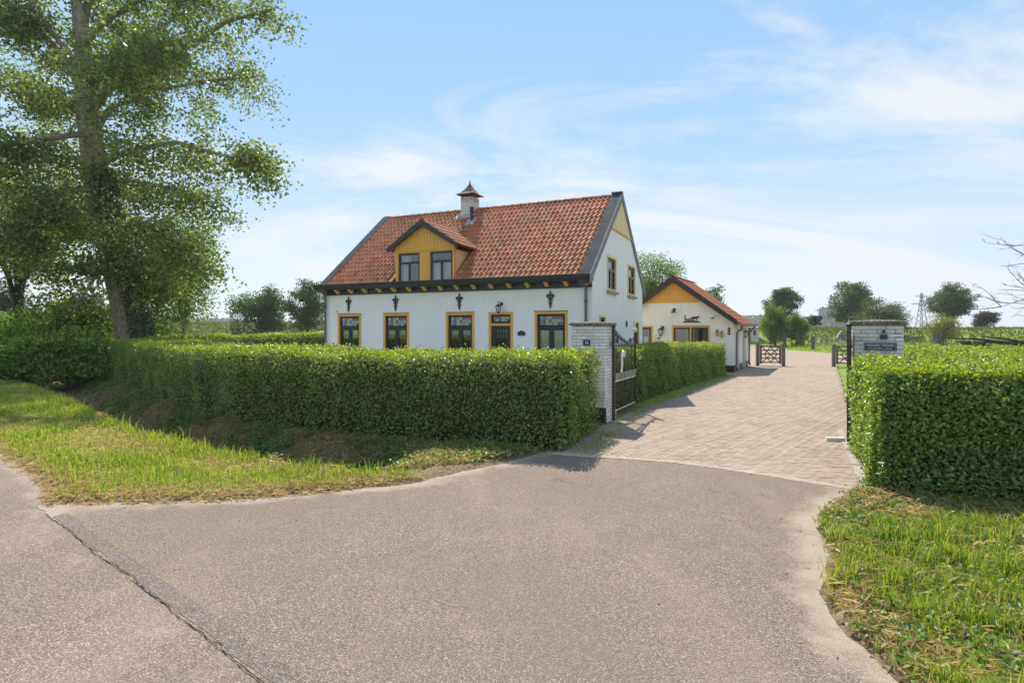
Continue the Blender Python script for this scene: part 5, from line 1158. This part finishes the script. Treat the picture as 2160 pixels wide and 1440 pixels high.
# the great poplar by the ditch
def poplar():
    root = thing('poplar_tree', 'great old poplar with ivy on its trunk behind the hedge end', 'tree', (0, 0, 0))
    K = 26.5 / 1200
    def at(px, py, d): return np.array([(px - 1080) * d / 1200, d, 1.9 + (695 - py) * d / 1200])
    D = 26.5
    tp = [at(283, 790, D), at(280, 715, D), at(268, 650, D), at(240, 540, D), at(213, 430, D), at(197, 330, D), at(186, 250, D), at(178, 180, D), at(172, 80, D), at(162, 10, D), at(150, -90, D), at(140, -220, D)]
    tr_ = [.86, .70, .63, .57, .53, .50, .46, .40, .30, .23, .16, .08]
    tb = MB(); tb.tube([tuple(p) for p in tp], tr_, 14)
    limbs = [[(182, 245, D), (225, 190, D - .6), (270, 158, D - 1), (318, 120, D - 1.5), (400, 95, D - 2), (480, 45, D - 2.5), (580, 20, D - 2.6)],
             [(172, 185, D), (150, 140, D - .5), (100, 85, D - 1), (50, 40, D - 1.5), (-40, 0, D - 2)], [(170, 90, D), (180, 30, D + .5), (200, -40, D + 1), (240, -140, D + 1)],
             [(176, 150, D), (130, 95, D - .8), (70, 20, D - 1.5), (40, -60, D - 1.6)], [(188, 235, D), (150, 225, D + 1), (80, 215, D + 2), (0, 160, D + 3)],
             [(175, 100, D), (215, 50, D - 1), (270, 15, D - 1.5), (360, -30, D - 2), (470, -60, D - 2)], [(200, 350, D), (270, 320, D - 1.5), (370, 300, D - 2.8), (480, 330, D - 3.2), (550, 350, D - 3)],
             [(205, 390, D), (270, 380, D + 1.5), (380, 400, D + 2.5), (470, 450, D + 2.2)], [(225, 480, D), (290, 470, D - 1.8), (360, 500, D - 2.6), (420, 560, D - 2.6)],
             [(235, 520, D), (300, 560, D + 1), (350, 600, D + 1.5)], [(205, 400, D), (150, 400, D - 2), (80, 430, D - 3), (30, 500, D - 3)], [(215, 430, D), (170, 450, D + 1.5), (110, 500, D + 2), (70, 560, D + 2)],
             [(192, 300, D), (230, 230, D + 2), (330, 190, D + 3.5), (450, 170, D + 4), (560, 160, D + 4)], [(190, 280, D), (120, 290, D - 2.5), (40, 300, D - 4), (-60, 330, D - 4)],
             [(185, 240, D), (200, 150, D - 3), (280, 110, D - 5), (400, 130, D - 6)], [(180, 200, D), (240, 130, D + 2), (380, 30, D + 3.5), (500, -30, D + 3.5)], [(240, 540, D), (215, 560, D - 1.5), (190, 600, D - 2), (160, 650, D - 2)]]
    clus = []
    for li, L_ in enumerate(limbs):
        pts = [at(*p) for p in L_]; r0 = .24 if li < 3 else .15; n = len(pts)
        tb.tube([tuple(p) for p in pts], [r0 * (1 - .8 * i / (n - 1)) for i in range(n)], 8, 0, False)
        seg = np.array(pts)
        for k in range(26):
            f = RNG.uniform(.18, 1.0) * (n - 1); i = min(int(f), n - 2); p = seg[i] + (seg[i + 1] - seg[i]) * (f - i)
            dirv = unit(RNG.normal(size=3) * np.array([1, 1, .6]) + unit(seg[-1] - seg[0]) * .6); ln = RNG.uniform(.8, 2.3) * (1 - .35 * f / (n - 1)); e = p + dirv * ln; e[2] -= .15 * ln
            tb.tube([tuple(p), tuple((p + e) / 2 + RNG.normal(0, .08, 3)), tuple(e)], [.04, .025, .008], 4, 0, False)
            for q in (.45, .75, 1.0): clus.append((p + (e - p) * q + RNG.normal(0, .22, 3), .42))
    tb.build('trunk', M['bark'], root, True)
    # fill of the crown along an outline: (height, reach to the right of the stem, reach to the left)
    prof = [(3.2, 1.8, 1.6), (4.5, 3.0, 2.6), (6, 4.4, 4.0), (7.5, 5.2, 5.4), (9, 6.6, 6.6), (10.2, 7.2, 7), (11.4, 6.9, 7.6), (12.8, 7.7, 7.8), (14.5, 8.3, 8), (16.5, 8.9, 8), (18.5, 8.6, 7.5), (20, 7, 7)]
    pz = np.array(prof); zs = np.array([p[2] for p in tp]); xs_ = np.array([p[0] for p in tp])
    nf = 470; z = RNG.uniform(3.0, 19.5, nf); a = RNG.uniform(0, 2 * np.pi, nf); rr = RNG.random(nf) ** .5; reach = np.where(np.cos(a) > 0, np.interp(z, pz[:, 0], pz[:, 1]), np.interp(z, pz[:, 0], pz[:, 2]))
    reach = reach * (.86 + .26 * vnoise(z * 1.3, np.cos(a) * 2 + 9)); cxx = np.interp(z, zs, xs_)
    fill = np.c_[cxx + np.cos(a) * reach * rr, 26.5 + np.sin(a) * reach * rr * .85, z - (rr ** 2) * .9]
    # keep the stem and its first fork open to the view
    pxl = 1080 + fill[:, 0] / fill[:, 1] * 1200
    open_ = (fill[:, 1] < 26.6) & (np.abs(fill[:, 0] - cxx) < 2.2) & (z > 9.0) & (z < 18)
    lim0 = np.array([at(*p) for p in limbs[0]] ); dl = poly_dist(fill[:, 0], fill[:, 2], [(p[0], p[2]) for p in lim0[:5]]); open_ |= (fill[:, 1] < 26) & (dl < .9)
    fill = fill[~open_]
    C = np.concatenate([np.array([c for c, _ in clus]), fill]); cx3_ = np.interp(C[:, 2], [p[2] for p in tp], [p[0] for p in tp]); C = C[(C[:, 0] > -27.5) & ~((C[:, 1] < 26.3) & (np.abs(C[:, 0] - cx3_) < .95) & (C[:, 2] > 9.6))]
    n_in = 44; P = np.repeat(C, n_in, 0) + RNG.normal(size=(len(C) * n_in, 3)) * np.array([[.36, .36, .26]])
    P[:, 2] -= np.abs(RNG.normal(0, .15, len(P))); stem_ = (np.abs(P[:, 0] - np.interp(P[:, 2], zs, xs_)) < 1.15) & (P[:, 1] < 27.2) & (P[:, 2] < 4.3); P = P[(P[:, 2] > 1.7) & (P[:, 2] < 19.5) & ~stem_]
    N = RNG.normal(size=P.shape) + np.array([[0, -.2, .5]])
    leaves('crown', P, N, RNG.uniform(.7, 1.3, len(P)) * .155, M['poplar'], root, .8)
    # ivy on the lower stem
    n = 5200; k = RNG.random(n); zz_ = .9 + 8.5 * k ** 1.3; cx_ = np.interp(zz_, zs, xs_); rr_ = np.interp(zz_, zs, tr_) + RNG.uniform(.0, .30, n); a = np.where(RNG.random(n) < .72, RNG.uniform(-1.2, 1.0, n), RNG.uniform(0, 6.28, n))
    keep = (zz_ > 4.0) | (np.cos(a) > .45); P = np.c_[cx_ + np.cos(a) * rr_, 26.5 + np.sin(a) * rr_, zz_][keep]; N = np.c_[np.cos(a), np.sin(a), a * 0 + .3][keep] + RNG.normal(size=P.shape) * .4
    leaves('ivy', P, N, RNG.uniform(.08, .16, len(P)), M['ivy'], root, .8, kind='stuff')
poplar()
tree('poplar_tree', 'second poplar with dense foliage behind the great poplar, at left frame edge', -29.5, 34, 0, 15, 6.2, 5, 4.6, M['poplar'], M['barkdark'], 14000, .22, .28, 'poplars by the road', 110, .17, 'round')
tree('poplar_tree', 'lighter green young poplar behind the ivy clad trunk', -21.3, 37, 0, 9.8, 2.3, 2.6, 1.2, M['bushgreen'], M['bark'], 11000, .17, .18, 'poplars by the road', 60, .2, 'egg')
tree('field_tree', 'broad spreading tree in the field, nearer the great poplar', -29.3, 66, 0, 7.6, 3.4, 3, .5, M['oak'], M['barkdark'], 11000, .23, .22, 'trees in the left field', 80, .14, 'egg')
tree('field_tree', 'round tree with bare stem in the field next to the farmhouse', -23.7, 66, 0, 7.3, 2.8, 2.6, 1.6, M['oak'], M['barkdark'], 10000, .22, .2, 'trees in the left field', 76, .14, 'round')
tree('conifer_tree', 'tall olive conifer at the left edge beyond the road', -64, 72, 0, 8.6, 4.6, 4, .4, M['bushdark'], M['barkdark'], 6000, .3, .25, None, 60, .14, 'cone')
tree('roadside_tree', 'willowy green tree rising between the two buildings', 12.4, 50, 0, 9.0, 2.5, 2.4, 2.4, M['bushgreen'], M['barkdark'], 11000, .17, .2, 'trees behind the buildings', 70, .18, 'round', hang=.2)
tree('roadside_tree', 'small dark tree top behind the outbuilding roof', 20.8, 60, 0, 6.5, 1.5, 1.5, 2.4, M['oak'], M['barkdark'], 5000, .18, .16, 'trees behind the buildings', 40, .18, 'round')
tree('bank_tree', 'dark round tree behind the two shrubs on the bank', 42.9, 90, 2.0, 6.8, 2.6, 2.5, 1.0, M['oak'], M['barkdark'], 12000, .24, .22, 'trees on the bank', 90, .135, 'egg')
tree('bank_tree', 'large dark tree beyond the right gate leaf', 53.8, 90, 2.0, 7.2, 3.5, 3.2, .3, M['oak'], M['barkdark'], 14000, .25, .28, 'trees on the bank', 100, .135, 'round')
tree('bank_tree', 'pale grey green willow behind the right pillar', 49.4, 76, 1.5, 4.6, 3.3, 2.6, .0, M['willow'], M['barkdark'], 13000, .20, .2, 'trees on the bank', 80, .18, 'round', hang=.25)
tree('bank_tree', 'isolated round dark tree right of the pylon', 73.6, 95, 2.2, 7.3, 3.5, 3.2, 1.2, M['oak'], M['barkdark'], 14000, .25, .26, 'trees on the bank', 100, .135, 'round')
tree('bank_bush', 'low brownish hawthorn on the bank at far right', 79, 95, 2.2, 2.9, 2.3, 2, .0, M['bushdark'], M['barkdark'], 5000, .22, .12, 'bushes on the bank', 44, .18, 'round', cat='bush')
tree('bank_bush', 'small dark bush on the bank left of the large tree', 50, 94, 2.2, 1.9, 1.4, 1.2, .0, M['bushdark'], M['barkdark'], 3000, .2, .1, 'bushes on the bank', 30, .18, 'round', cat='bush')
tree('shrub', 'tall light green shrub beside the pale shed', 28.7, 62, 0, 4.8, 1.3, 1.4, .2, M['bushgreen'], M['barkdark'], 12000, .15, .12, 'shrubs behind the yard', 80, .18, 'egg', cat='shrub')
tree('shrub', 'rounded green shrub behind the paddock fence', 31.2, 62.5, 0, 4.0, 1.15, 1.2, .1, M['bushgreen'], M['barkdark'], 10000, .15, .1, 'shrubs behind the yard', 70, .18, 'round', cat='shrub')
tree('shrub', 'airy yellowing shrub in the right field before the bank', 44, 58, 0, 3.4, 1.8, 1.4, .8, M['bushyellow'], M['barkdark'], 4200, .14, .07, 'shrubs behind the yard', 46, .2, 'round', cat='shrub')
tree('bush', 'tall leafy elder bush left of the great poplar trunk', -21.9, 28.4, 0, 3.9, 2.0, 1.8, .1, M['lush'], M['barkdark'], 9000, .17, .08, 'bushes along the ditch', 70, .19, 'round', cat='bush')
tree('bush', 'dense dark bramble bush where the ditch meets the hedge end', -16.9, 21.6, -.2, 2.1, 1.7, 1.5, .0, M['lush'], M['barkdark'], 9000, .13, .05, 'bushes along the ditch', 70, .18, 'round', cat='bush')
tree('bush', 'low bramble bush beside the left verge grass', -19.0, 21.4, -.1, 1.35, 2.0, 1.2, .0, M['lush'], M['barkdark'], 7000, .13, .04, 'bushes along the ditch', 60, .18, 'round', cat='bush')
tree('bush', 'light green bush right of the great poplar trunk', -20.6, 31.5, 0, 2.9, 1.9, 1.5, .1, M['lush'], M['barkdark'], 6000, .17, .06, 'bushes along the ditch', 50, .2, 'round', cat='bush')
tree('bush', 'wild shrub filling the gap left of the elder bush', -23.5, 28.5, 0, 2.6, 2.4, 1.6, .0, M['lush'], M['barkdark'], 7000, .17, .06, 'bushes along the ditch', 60, .2, 'round', cat='bush')
for (x, y, lb) in ((-58, 62, 'bright green thicket beyond the far road at left edge'), (-50, 60, 'bright green thicket beyond the far road beside the poplar'), (-43, 60, 'bright green thicket beyond the far road behind the bushes')):
    tree('thicket', lb, x, y, 0, 4.0, 4.6, 2.5, .0, M['lush'], M['barkdark'], 7000, .24, .1, 'thickets beyond the far road', 60, .2, 'round', cat='thicket')
# distant wood lines (each reads as one mass)
def woodline(name, x0, x1, y, h, n, mat, size):
    x = RNG.uniform(x0, x1, n); hh = h * (.55 + .75 * vnoise(x * .035, x * 0 + y)); P = np.c_[x, y + RNG.normal(0, 8, n), RNG.random(n) ** .8 * hh]
    leaves(name, P, RNG.normal(size=P.shape), RNG.uniform(.6, 1.3, n) * size, mat, None, .8, kind='stuff')
woodline('far_wood', -640, -300, 740, 14, 7000, M['fartree'], 4.2); woodline('far_wood', -680, -560, 640, 18, 3000, M['fartree'], 4.2)
woodline('far_wood', 230, 480, 740, 19, 5000, M['fartree'], 4.2); woodline('far_wood', 370, 440, 680, 24, 2600, M['fartree'], 3.6)
woodline('far_scrub', -130, -45, 175, 3.4, 6000, M['grassfar'], 1.2); woodline('far_scrub', -75, -20, 95, 1.6, 5000, M['grassfar'], .6)
# bare tree whose branches reach in from the right
def bare_tree():
    root = thing('bare_tree', 'leafless tree reaching thin dark branches in at right edge', 'tree', (16.75, 14.6, 0)); b = MB()
    b.tube([(0, 0, 0), (-.1, 0, 1.2), (.05, 0, 2.6), (.1, .1, 5.2)], [.20, .16, .13, .06], 8)
    def grow(p, d, ln, r_, lev):
        pts = [p]; n = 5; q = p.copy(); dd = d.copy()
        for i in range(n): dd = unit(dd + RNG.normal(0, .10, 3) + np.array([0, 0, .03])); q = q + dd * ln / n; pts.append(q.copy())
        b.tube([tuple(x) for x in pts], [r_ * (1 - .8 * i / n) for i in range(n + 1)], 5 if lev < 2 else 4, 0, False)
        if lev < 3:
            for k in range(5 if lev else 7):
                i = RNG.integers(1, n + 1); grow(pts[i], unit(unit(pts[i] - pts[i - 1]) + RNG.normal(0, .5, 3) + np.array([0, 0, .25])), ln * RNG.uniform(.16, .30), max(.004, r_ * .42), lev + 1)
    for (z, dirv, ln) in ((4.3, (-1, -.03, -.27), 4.7), (4.6, (-1, .08, -.16), 4.1), (2.95, (-1, .05, -.17), 3.9), (4.9, (-.6, -.3, .6), 2.2), (3.6, (.8, .25, .3), 2.4), (3.9, (-1, .04, -.20), 4.4), (2.55, (-1, .10, -.11), 4.0), (3.35, (-1, -.07, -.21), 4.2)):
        grow(np.array([0.1, 0, z]), unit(np.array(dirv)), ln, .028, 0)
    b.build('branches', M['barkdark'], root)
bare_tree()
# brush pile, stump boards, wire fence posts
bp = thing('brush_pile', 'heap of dark cut branches lying beyond the right hedge', 'brush pile', (35.5, 41, 0))
for i in range(26):
    a = RNG.normal(.1, .22); ln = RNG.uniform(1.6, 4.2); c_ = np.array([RNG.normal(0, 1.2), RNG.normal(0, .6), RNG.uniform(.3, 1.15)]); d_ = np.array([math.cos(a), math.sin(a) * .4, RNG.normal(-.06, .08)])
    p = [tuple(c_ - d_ * ln / 2), tuple(c_ + RNG.normal(0, .06, 3)), tuple(c_ + d_ * ln / 2)]; MB().tube(p, [.09, .07, .03] if i % 2 else [.04, .07, .09], 6).build('branch', M['barkdark'], bp)
st_ = thing('board_post', 'dark upright boards standing behind right hedge near yellowing shrub', 'post', (29.9, 40, 0), R(-15)); MB().box((-.30, -.06, 0), (0, .06, 1.66)).build('board', M['brownwood'], st_); MB().box((.005, -.05, 0), (.29, .07, 1.63)).build('board', M['greywood'], st_)
for (x, y, lb) in ((38.1, 50, 'thin grey wire fence post just right of the yellowing shrub'), (41, 50.4, 'thin grey wire fence post standing alone left of the brush pile')): tag(MB().tube([(x, y, 0), (x, y, 1.25)], .06, 6).build('fence_post', M['greywood']), lb, 'fence post', 'wire fence posts')
# pylon
py = thing('power_pylon', 'distant lattice electricity pylon on the right horizon', 'pylon', (360, 500, 0)); b = MB(); tw = lambda z: 3.4 * (1 - z / 34) ** 1.15 + .35; zs_ = [0, 6, 11.5, 16.5, 21, 25, 28.5, 31.5, 34]
for z0, z1 in zip(zs_[:-1], zs_[1:]):
    for sx in (-1, 1):
        for sy in (-1, 1):
            b.bar((sx * tw(z0), sy * tw(z0), z0), (sx * tw(z1), sy * tw(z1), z1), .42, .42)
        b.bar((sx * tw(z0), -tw(z0), z0), (-sx * tw(z1), -tw(z1), z1), .26, .26); b.bar((-tw(z0), sx * tw(z0), z0), (-tw(z1), -sx * tw(z1), z1), .26, .26)
b.build('mast', M['zincdark'], py)
for (z, w) in ((31, 5.8), (24.4, 9.4)):
    a_b = MB()
    for sx in (-1, 1): a_b.bar((0, 0, z), (sx * w, 0, z), .4, .4); a_b.bar((0, 0, z + 1.6), (sx * w, 0, z), .3, .3); a_b.bar((0, 0, z - 1.2), (sx * w * .6, 0, z), .16, .16)
    a_b.build('crossarm', M['zincdark'], py)

# ------------------------------------------------------------------ air
t = NT('haze_air'); pvv = t.n('ShaderNodeVolumePrincipled'); pvv.inputs['Color'].default_value = (.86, .91, 1.0, 1); pvv.inputs['Density'].default_value = .00040; pvv.inputs['Anisotropy'].default_value = .3
t.l(pvv.outputs[0], t.out.inputs['Volume'])
MB().box((-2520, -620, -2.2), (2520, 2520, 40)).build('haze', t.m, None, kind='stuff')

# ------------------------------------------------------------------ GRASS, WEEDS, STRAW
def scatter(poly, n, ok=None):
    P = np.array(poly); lo, hi = P.min(0), P.max(0); out = []; tot = 0
    while tot < n:
        q = lo + (hi - lo) * RNG.random((n, 2)); m = inside(q[:, 0], q[:, 1], poly)
        if ok is not None: m &= ok(q[:, 0], q[:, 1])
        if m.mean() < 1e-4: break
        out.append(q[m]); tot += m.sum()
    q = np.concatenate(out)[:n]; z, sd, dd = ground_z(q[:, 0], q[:, 1]); return np.c_[q, z], sd, dd
VERGE_L = [(-1.0, 7.2), (-2.1, 6.62), (-3.06, 6.25), (-4.06, 6.17), (-5.0, 6.1), (-5.7, 6.75), (-8.3, 9.0), (-13, 13.0), (-22, 22), (-23, 25), (-20.5, 23.0), (-12.0, 15.3), (-8.6, 11.9), (-5.1, 9.1), (-3.4, 8.0), (-2.2, 7.5)]
P, sd, dd = scatter(VERGE_L, 52000, lambda x, y: RNG.random(len(x)) < np.clip(9 / np.hypot(x, y), 0, 1) ** 1.5)
pat = vnoise(P[:, 0] * 1.4, P[:, 1] * 1.4) * .6 + vnoise(P[:, 0] * 4, P[:, 1] * 4) * .4
keep = RNG.random(len(P)) < np.clip(.25 + 1.5 * (pat - .28), .12, 1) * sstep(-.02, .22, -sd); P = P[keep]; pat = pat[keep]; dd = dd[keep]
lip = sstep(1.5, .9, dd)
h = RNG.gamma(4, .014, len(P)) * (.5 + 1.2 * pat) + .015 + lip * RNG.gamma(3, .03, len(P))
blades('verge_grass', P, h, RNG.uniform(.005, .011, len(P)) * np.clip(np.hypot(P[:, 0], P[:, 1]) / 7.5, 1, 2.2), RNG.uniform(.2, .9, len(P)), M['grass'], kind='stuff')
P, sd, dd = scatter(VERGE_L, 20000, lambda x, y: RNG.random(len(x)) < np.clip(8.5 / np.hypot(x, y), 0, 1) ** 2)
pat2 = vnoise(P[:, 0] * 1.4, P[:, 1] * 1.4); kk = RNG.random(len(P)) < np.clip(1.15 - 1.4 * pat2 + 1.2 * sstep(.45, .05, -sd), .1, 1); P = P[kk]; P[:, 2] += .012
n = len(P); a = RNG.uniform(0, 6.28, n); leaves('verge_straw', P + RNG.uniform(0, .03, (n, 1)) * np.array([[0, 0, 1]]), np.c_[RNG.normal(0, .25, (n, 2)), np.ones(n)], RNG.uniform(.05, .17, n), M['straw'], None, .07, kind='stuff')
# right verge: long tufts, weeds, straw
VERGE_R = [(2.1, 3.0), (2.12, 3.5), (2.2, 4.0), (2.55, 4.5), (2.75, 4.95), (2.95, 5.5), (3.55, 6.2), (4.0, 6.6), (5.0, 6.25), (6.5, 5.5), (6.8, 4.4), (6.2, 2.4), (2.6, 1.9)]
tf, sd, dd = scatter(VERGE_R, 1000); pr = vnoise(tf[:, 0] * 1.3 + 5, tf[:, 1] * 1.3)
hd = poly_dist(tf[:, 0], tf[:, 1], [(4.2, 6.65), (5.4, 6.0), (8.2, 4.6)]); k_ = (pr > .47) & (hd > .45 + 1.0 * RNG.random(len(tf)) ** 1.5) & (sd < -.10); tf = tf[k_]; rep = 62
P = np.repeat(tf, rep, 0); P[:, :2] += RNG.normal(0, .055, (len(P), 2)); th_ = np.repeat(RNG.gamma(5, .021, len(tf)) + .03, rep)
blades('tall_grass', P, th_ * RNG.uniform(.5, 1.25, len(P)), RNG.uniform(.005, .010, len(P)), RNG.uniform(.25, 1.1, len(P)), M['grass'], kind='stuff')
P, sd, dd = scatter(VERGE_R, 16000); hd = poly_dist(P[:, 0], P[:, 1], [(4.2, 6.65), (5.4, 6.0), (8.2, 4.6)]); P = P[(sd < -.03) & (RNG.random(len(P)) < (.25 + 1.1 * vnoise(P[:, 0] * 2.2, P[:, 1] * 2.2)) * sstep(.1, .9, hd))]; n = len(P); blades('short_grass', P, RNG.gamma(3, .016, n) + .01, RNG.uniform(.004, .008, n), RNG.uniform(.3, 1, n), M['grass'], kind='stuff')
P, sd, dd = scatter(VERGE_R, 16000); hd = poly_dist(P[:, 0], P[:, 1], [(4.2, 6.65), (5.4, 6.0), (8.2, 4.6)]); P = P[RNG.random(len(P)) < np.clip(1.2 * sstep(1.5, .3, hd) + .55 + .8 * sstep(.5, .05, -sd), 0, 1)]; n = len(P)
leaves('verge_straw', P + np.c_[np.zeros((n, 2)), RNG.uniform(.005, .07, n)], np.c_[RNG.normal(0, .5, (n, 2)), np.ones(n)], RNG.uniform(.05, .20, n), M['straw'], None, .055, kind='stuff')
P, sd, dd = scatter(VERGE_R, 620); P = P[sd < -.02]; P = np.repeat(P, 16, 0); P += RNG.normal(0, 1, P.shape) * np.array([[.07, .07, .02]]) + np.array([[0, 0, .045]]); P = P[sdist(P[:, 0], P[:, 1], APRON) < -.01]; leaves('verge_weeds', P, RNG.normal(0, .5, P.shape) + np.array([[0, 0, 1]]), RNG.uniform(.025, .06, len(P)), M['weeds'], None, .7, kind='stuff')
# ditch bank
BANK = [(.6, 8.6), (-.5, 8.0), (-1.5, 7.6), (-2.4, 7.7), (-5.1, 9.3), (-8.6, 12.1), (-12, 15.6), (-19.5, 23.2), (-17.4, 24.2), (-11.2, 17.7), (-8.2, 14.6), (-5.7, 12.1), (-3.8, 11.0), (-1.0, 9.65)]
P, sd, dd = scatter(BANK, 8500); pt = vnoise(P[:, 0] * .9 + 3, P[:, 1] * .9); P = P[(RNG.random(len(P)) < np.clip(2.0 * (pt - .34), .05, 1)) & (sd < -.12)]; P = np.repeat(P, 9, 0); P += RNG.normal(0, 1, P.shape) * np.array([[.09, .09, .025]]) + np.array([[0, 0, .05]])
leaves('ditch_weeds', P, RNG.normal(0, .45, P.shape) + np.array([[0, -.2, 1]]), RNG.uniform(.035, .085, len(P)), M['weeds'], None, .7, kind='stuff')
P, sd, dd = scatter(BANK, 30000); P = P[sd < -.1]; n = len(P); leaves('ditch_straw', P + np.c_[np.zeros((n, 2)), RNG.uniform(.01, .09, n)], np.c_[RNG.normal(0, .5, (n, 2)), np.ones(n)], RNG.uniform(.07, .26, n), M['straw'], None, .05, kind='stuff')
P, sd, dd = scatter(BANK, 14000); k_ = RNG.random(len(P)) < np.clip(1.6 * vnoise(P[:, 0] * 2, P[:, 1] * 2) - .35 + sstep(.7, .15, -sd), 0, 1); P = P[k_ & (sd < -.02)]; n = len(P); blades('ditch_grass', P, RNG.gamma(4, .026, n) + .03, RNG.uniform(.006, .011, n), RNG.uniform(.3, 1, n), M['grass'], kind='stuff')
# weeds and dry bits on the paving edge and grass beside the yard
P, sd, dd = scatter([(1.0, 8.7), (1.9, 11.3), (2.7, 12.9), (9.0, 24), (9.2, 23.6), (3.0, 12.9), (2.2, 11.2), (1.5, 9.0)], 420); P = np.repeat(P, 9, 0); P += RNG.normal(0, 1, P.shape) * np.array([[.05, .05, .0]]); P[:, 2] = .012; n = len(P); blades('paving_moss', P, RNG.gamma(3, .012, n) + .008, RNG.uniform(.005, .01, n), RNG.uniform(.3, 1, n), M['grass'], kind='stuff')
P = np.array([(RNG.uniform(1.6, 6), RNG.uniform(8.2, 14)) for _ in range(120)]); P = P[sdist(P[:, 0], P[:, 1], PAVE) > .05]; P = np.repeat(np.c_[P, np.full(len(P), .012)], 7, 0); P[:, :2] += RNG.normal(0, .025, (len(P), 2)); n = len(P); blades('joint_weeds', P, RNG.gamma(3, .006, n) + .006, RNG.uniform(.004, .007, n), RNG.uniform(.3, 1, n), M['grass'], kind='stuff')
x = RNG.uniform(24, 60, 16000); y = RNG.uniform(46, 66, 16000); k_ = sdist(x, y, PAVE) < -.2; x, y = x[k_], y[k_]; blades('yard_grass', np.c_[x, y, ground_z(x, y)[0]], RNG.gamma(3, .05, len(x)) + .05, RNG.uniform(.03, .06, len(x)), RNG.uniform(.2, .8, len(x)), M['grass'], kind='stuff')
x = RNG.uniform(18, 130, 26000); y = 62 + 26 * RNG.random(26000) ** .8; z = ground_z(x, y)[0]; ok_ = (sdist(x, y, PAVE) < -1); x, y, z = x[ok_], y[ok_], z[ok_]; n = len(x); blades('bank_grass', np.c_[x, y, z], RNG.gamma(4, .06, n) + .05, RNG.uniform(.12, .26, n), RNG.uniform(.3, 1.0, n), M['grassfar'], kind='stuff')
# pebbles and twigs on the apron
b = MB()
for i in range(70):
    x, y = random.uniform(-4.5, 3.2), random.uniform(3.0, 7.5)
    if float(sdist(np.array([x]), np.array([y]), APRON)[0]) < .08: continue
    r_ = random.choice((.003, .004, .004, .005, .008)); b.lathe([(.0005, 0), (r_, r_ * .3), (r_ * .7, r_ * .9), (.0005, r_ * 1.1)], 5, (x, y, .004))
b.build('pebbles', mottled('dark_grit', (.08, .07, .06), (.26, .22, .19), 40, .9, where='Position'), None, kind='stuff')
P = np.array([(random.uniform(-4.8, 3.4), random.uniform(3, 8)) for _ in range(900)]); de = np.minimum(poly_dist(P[:, 0], P[:, 1], APRON[:9]), poly_dist(P[:, 0], P[:, 1], APRON[12:23])); k_ = (sdist(P[:, 0], P[:, 1], APRON) > 0) & (RNG.random(len(P)) < sstep(.8, .05, de) + .03); P = np.c_[P, np.full(len(P), .010)][k_]; n = len(P)
leaves('straw_litter', P, np.c_[RNG.normal(0, .1, (n, 2)), np.ones(n)], RNG.uniform(.03, .11, n), M['straw'], None, .06, kind='stuff')
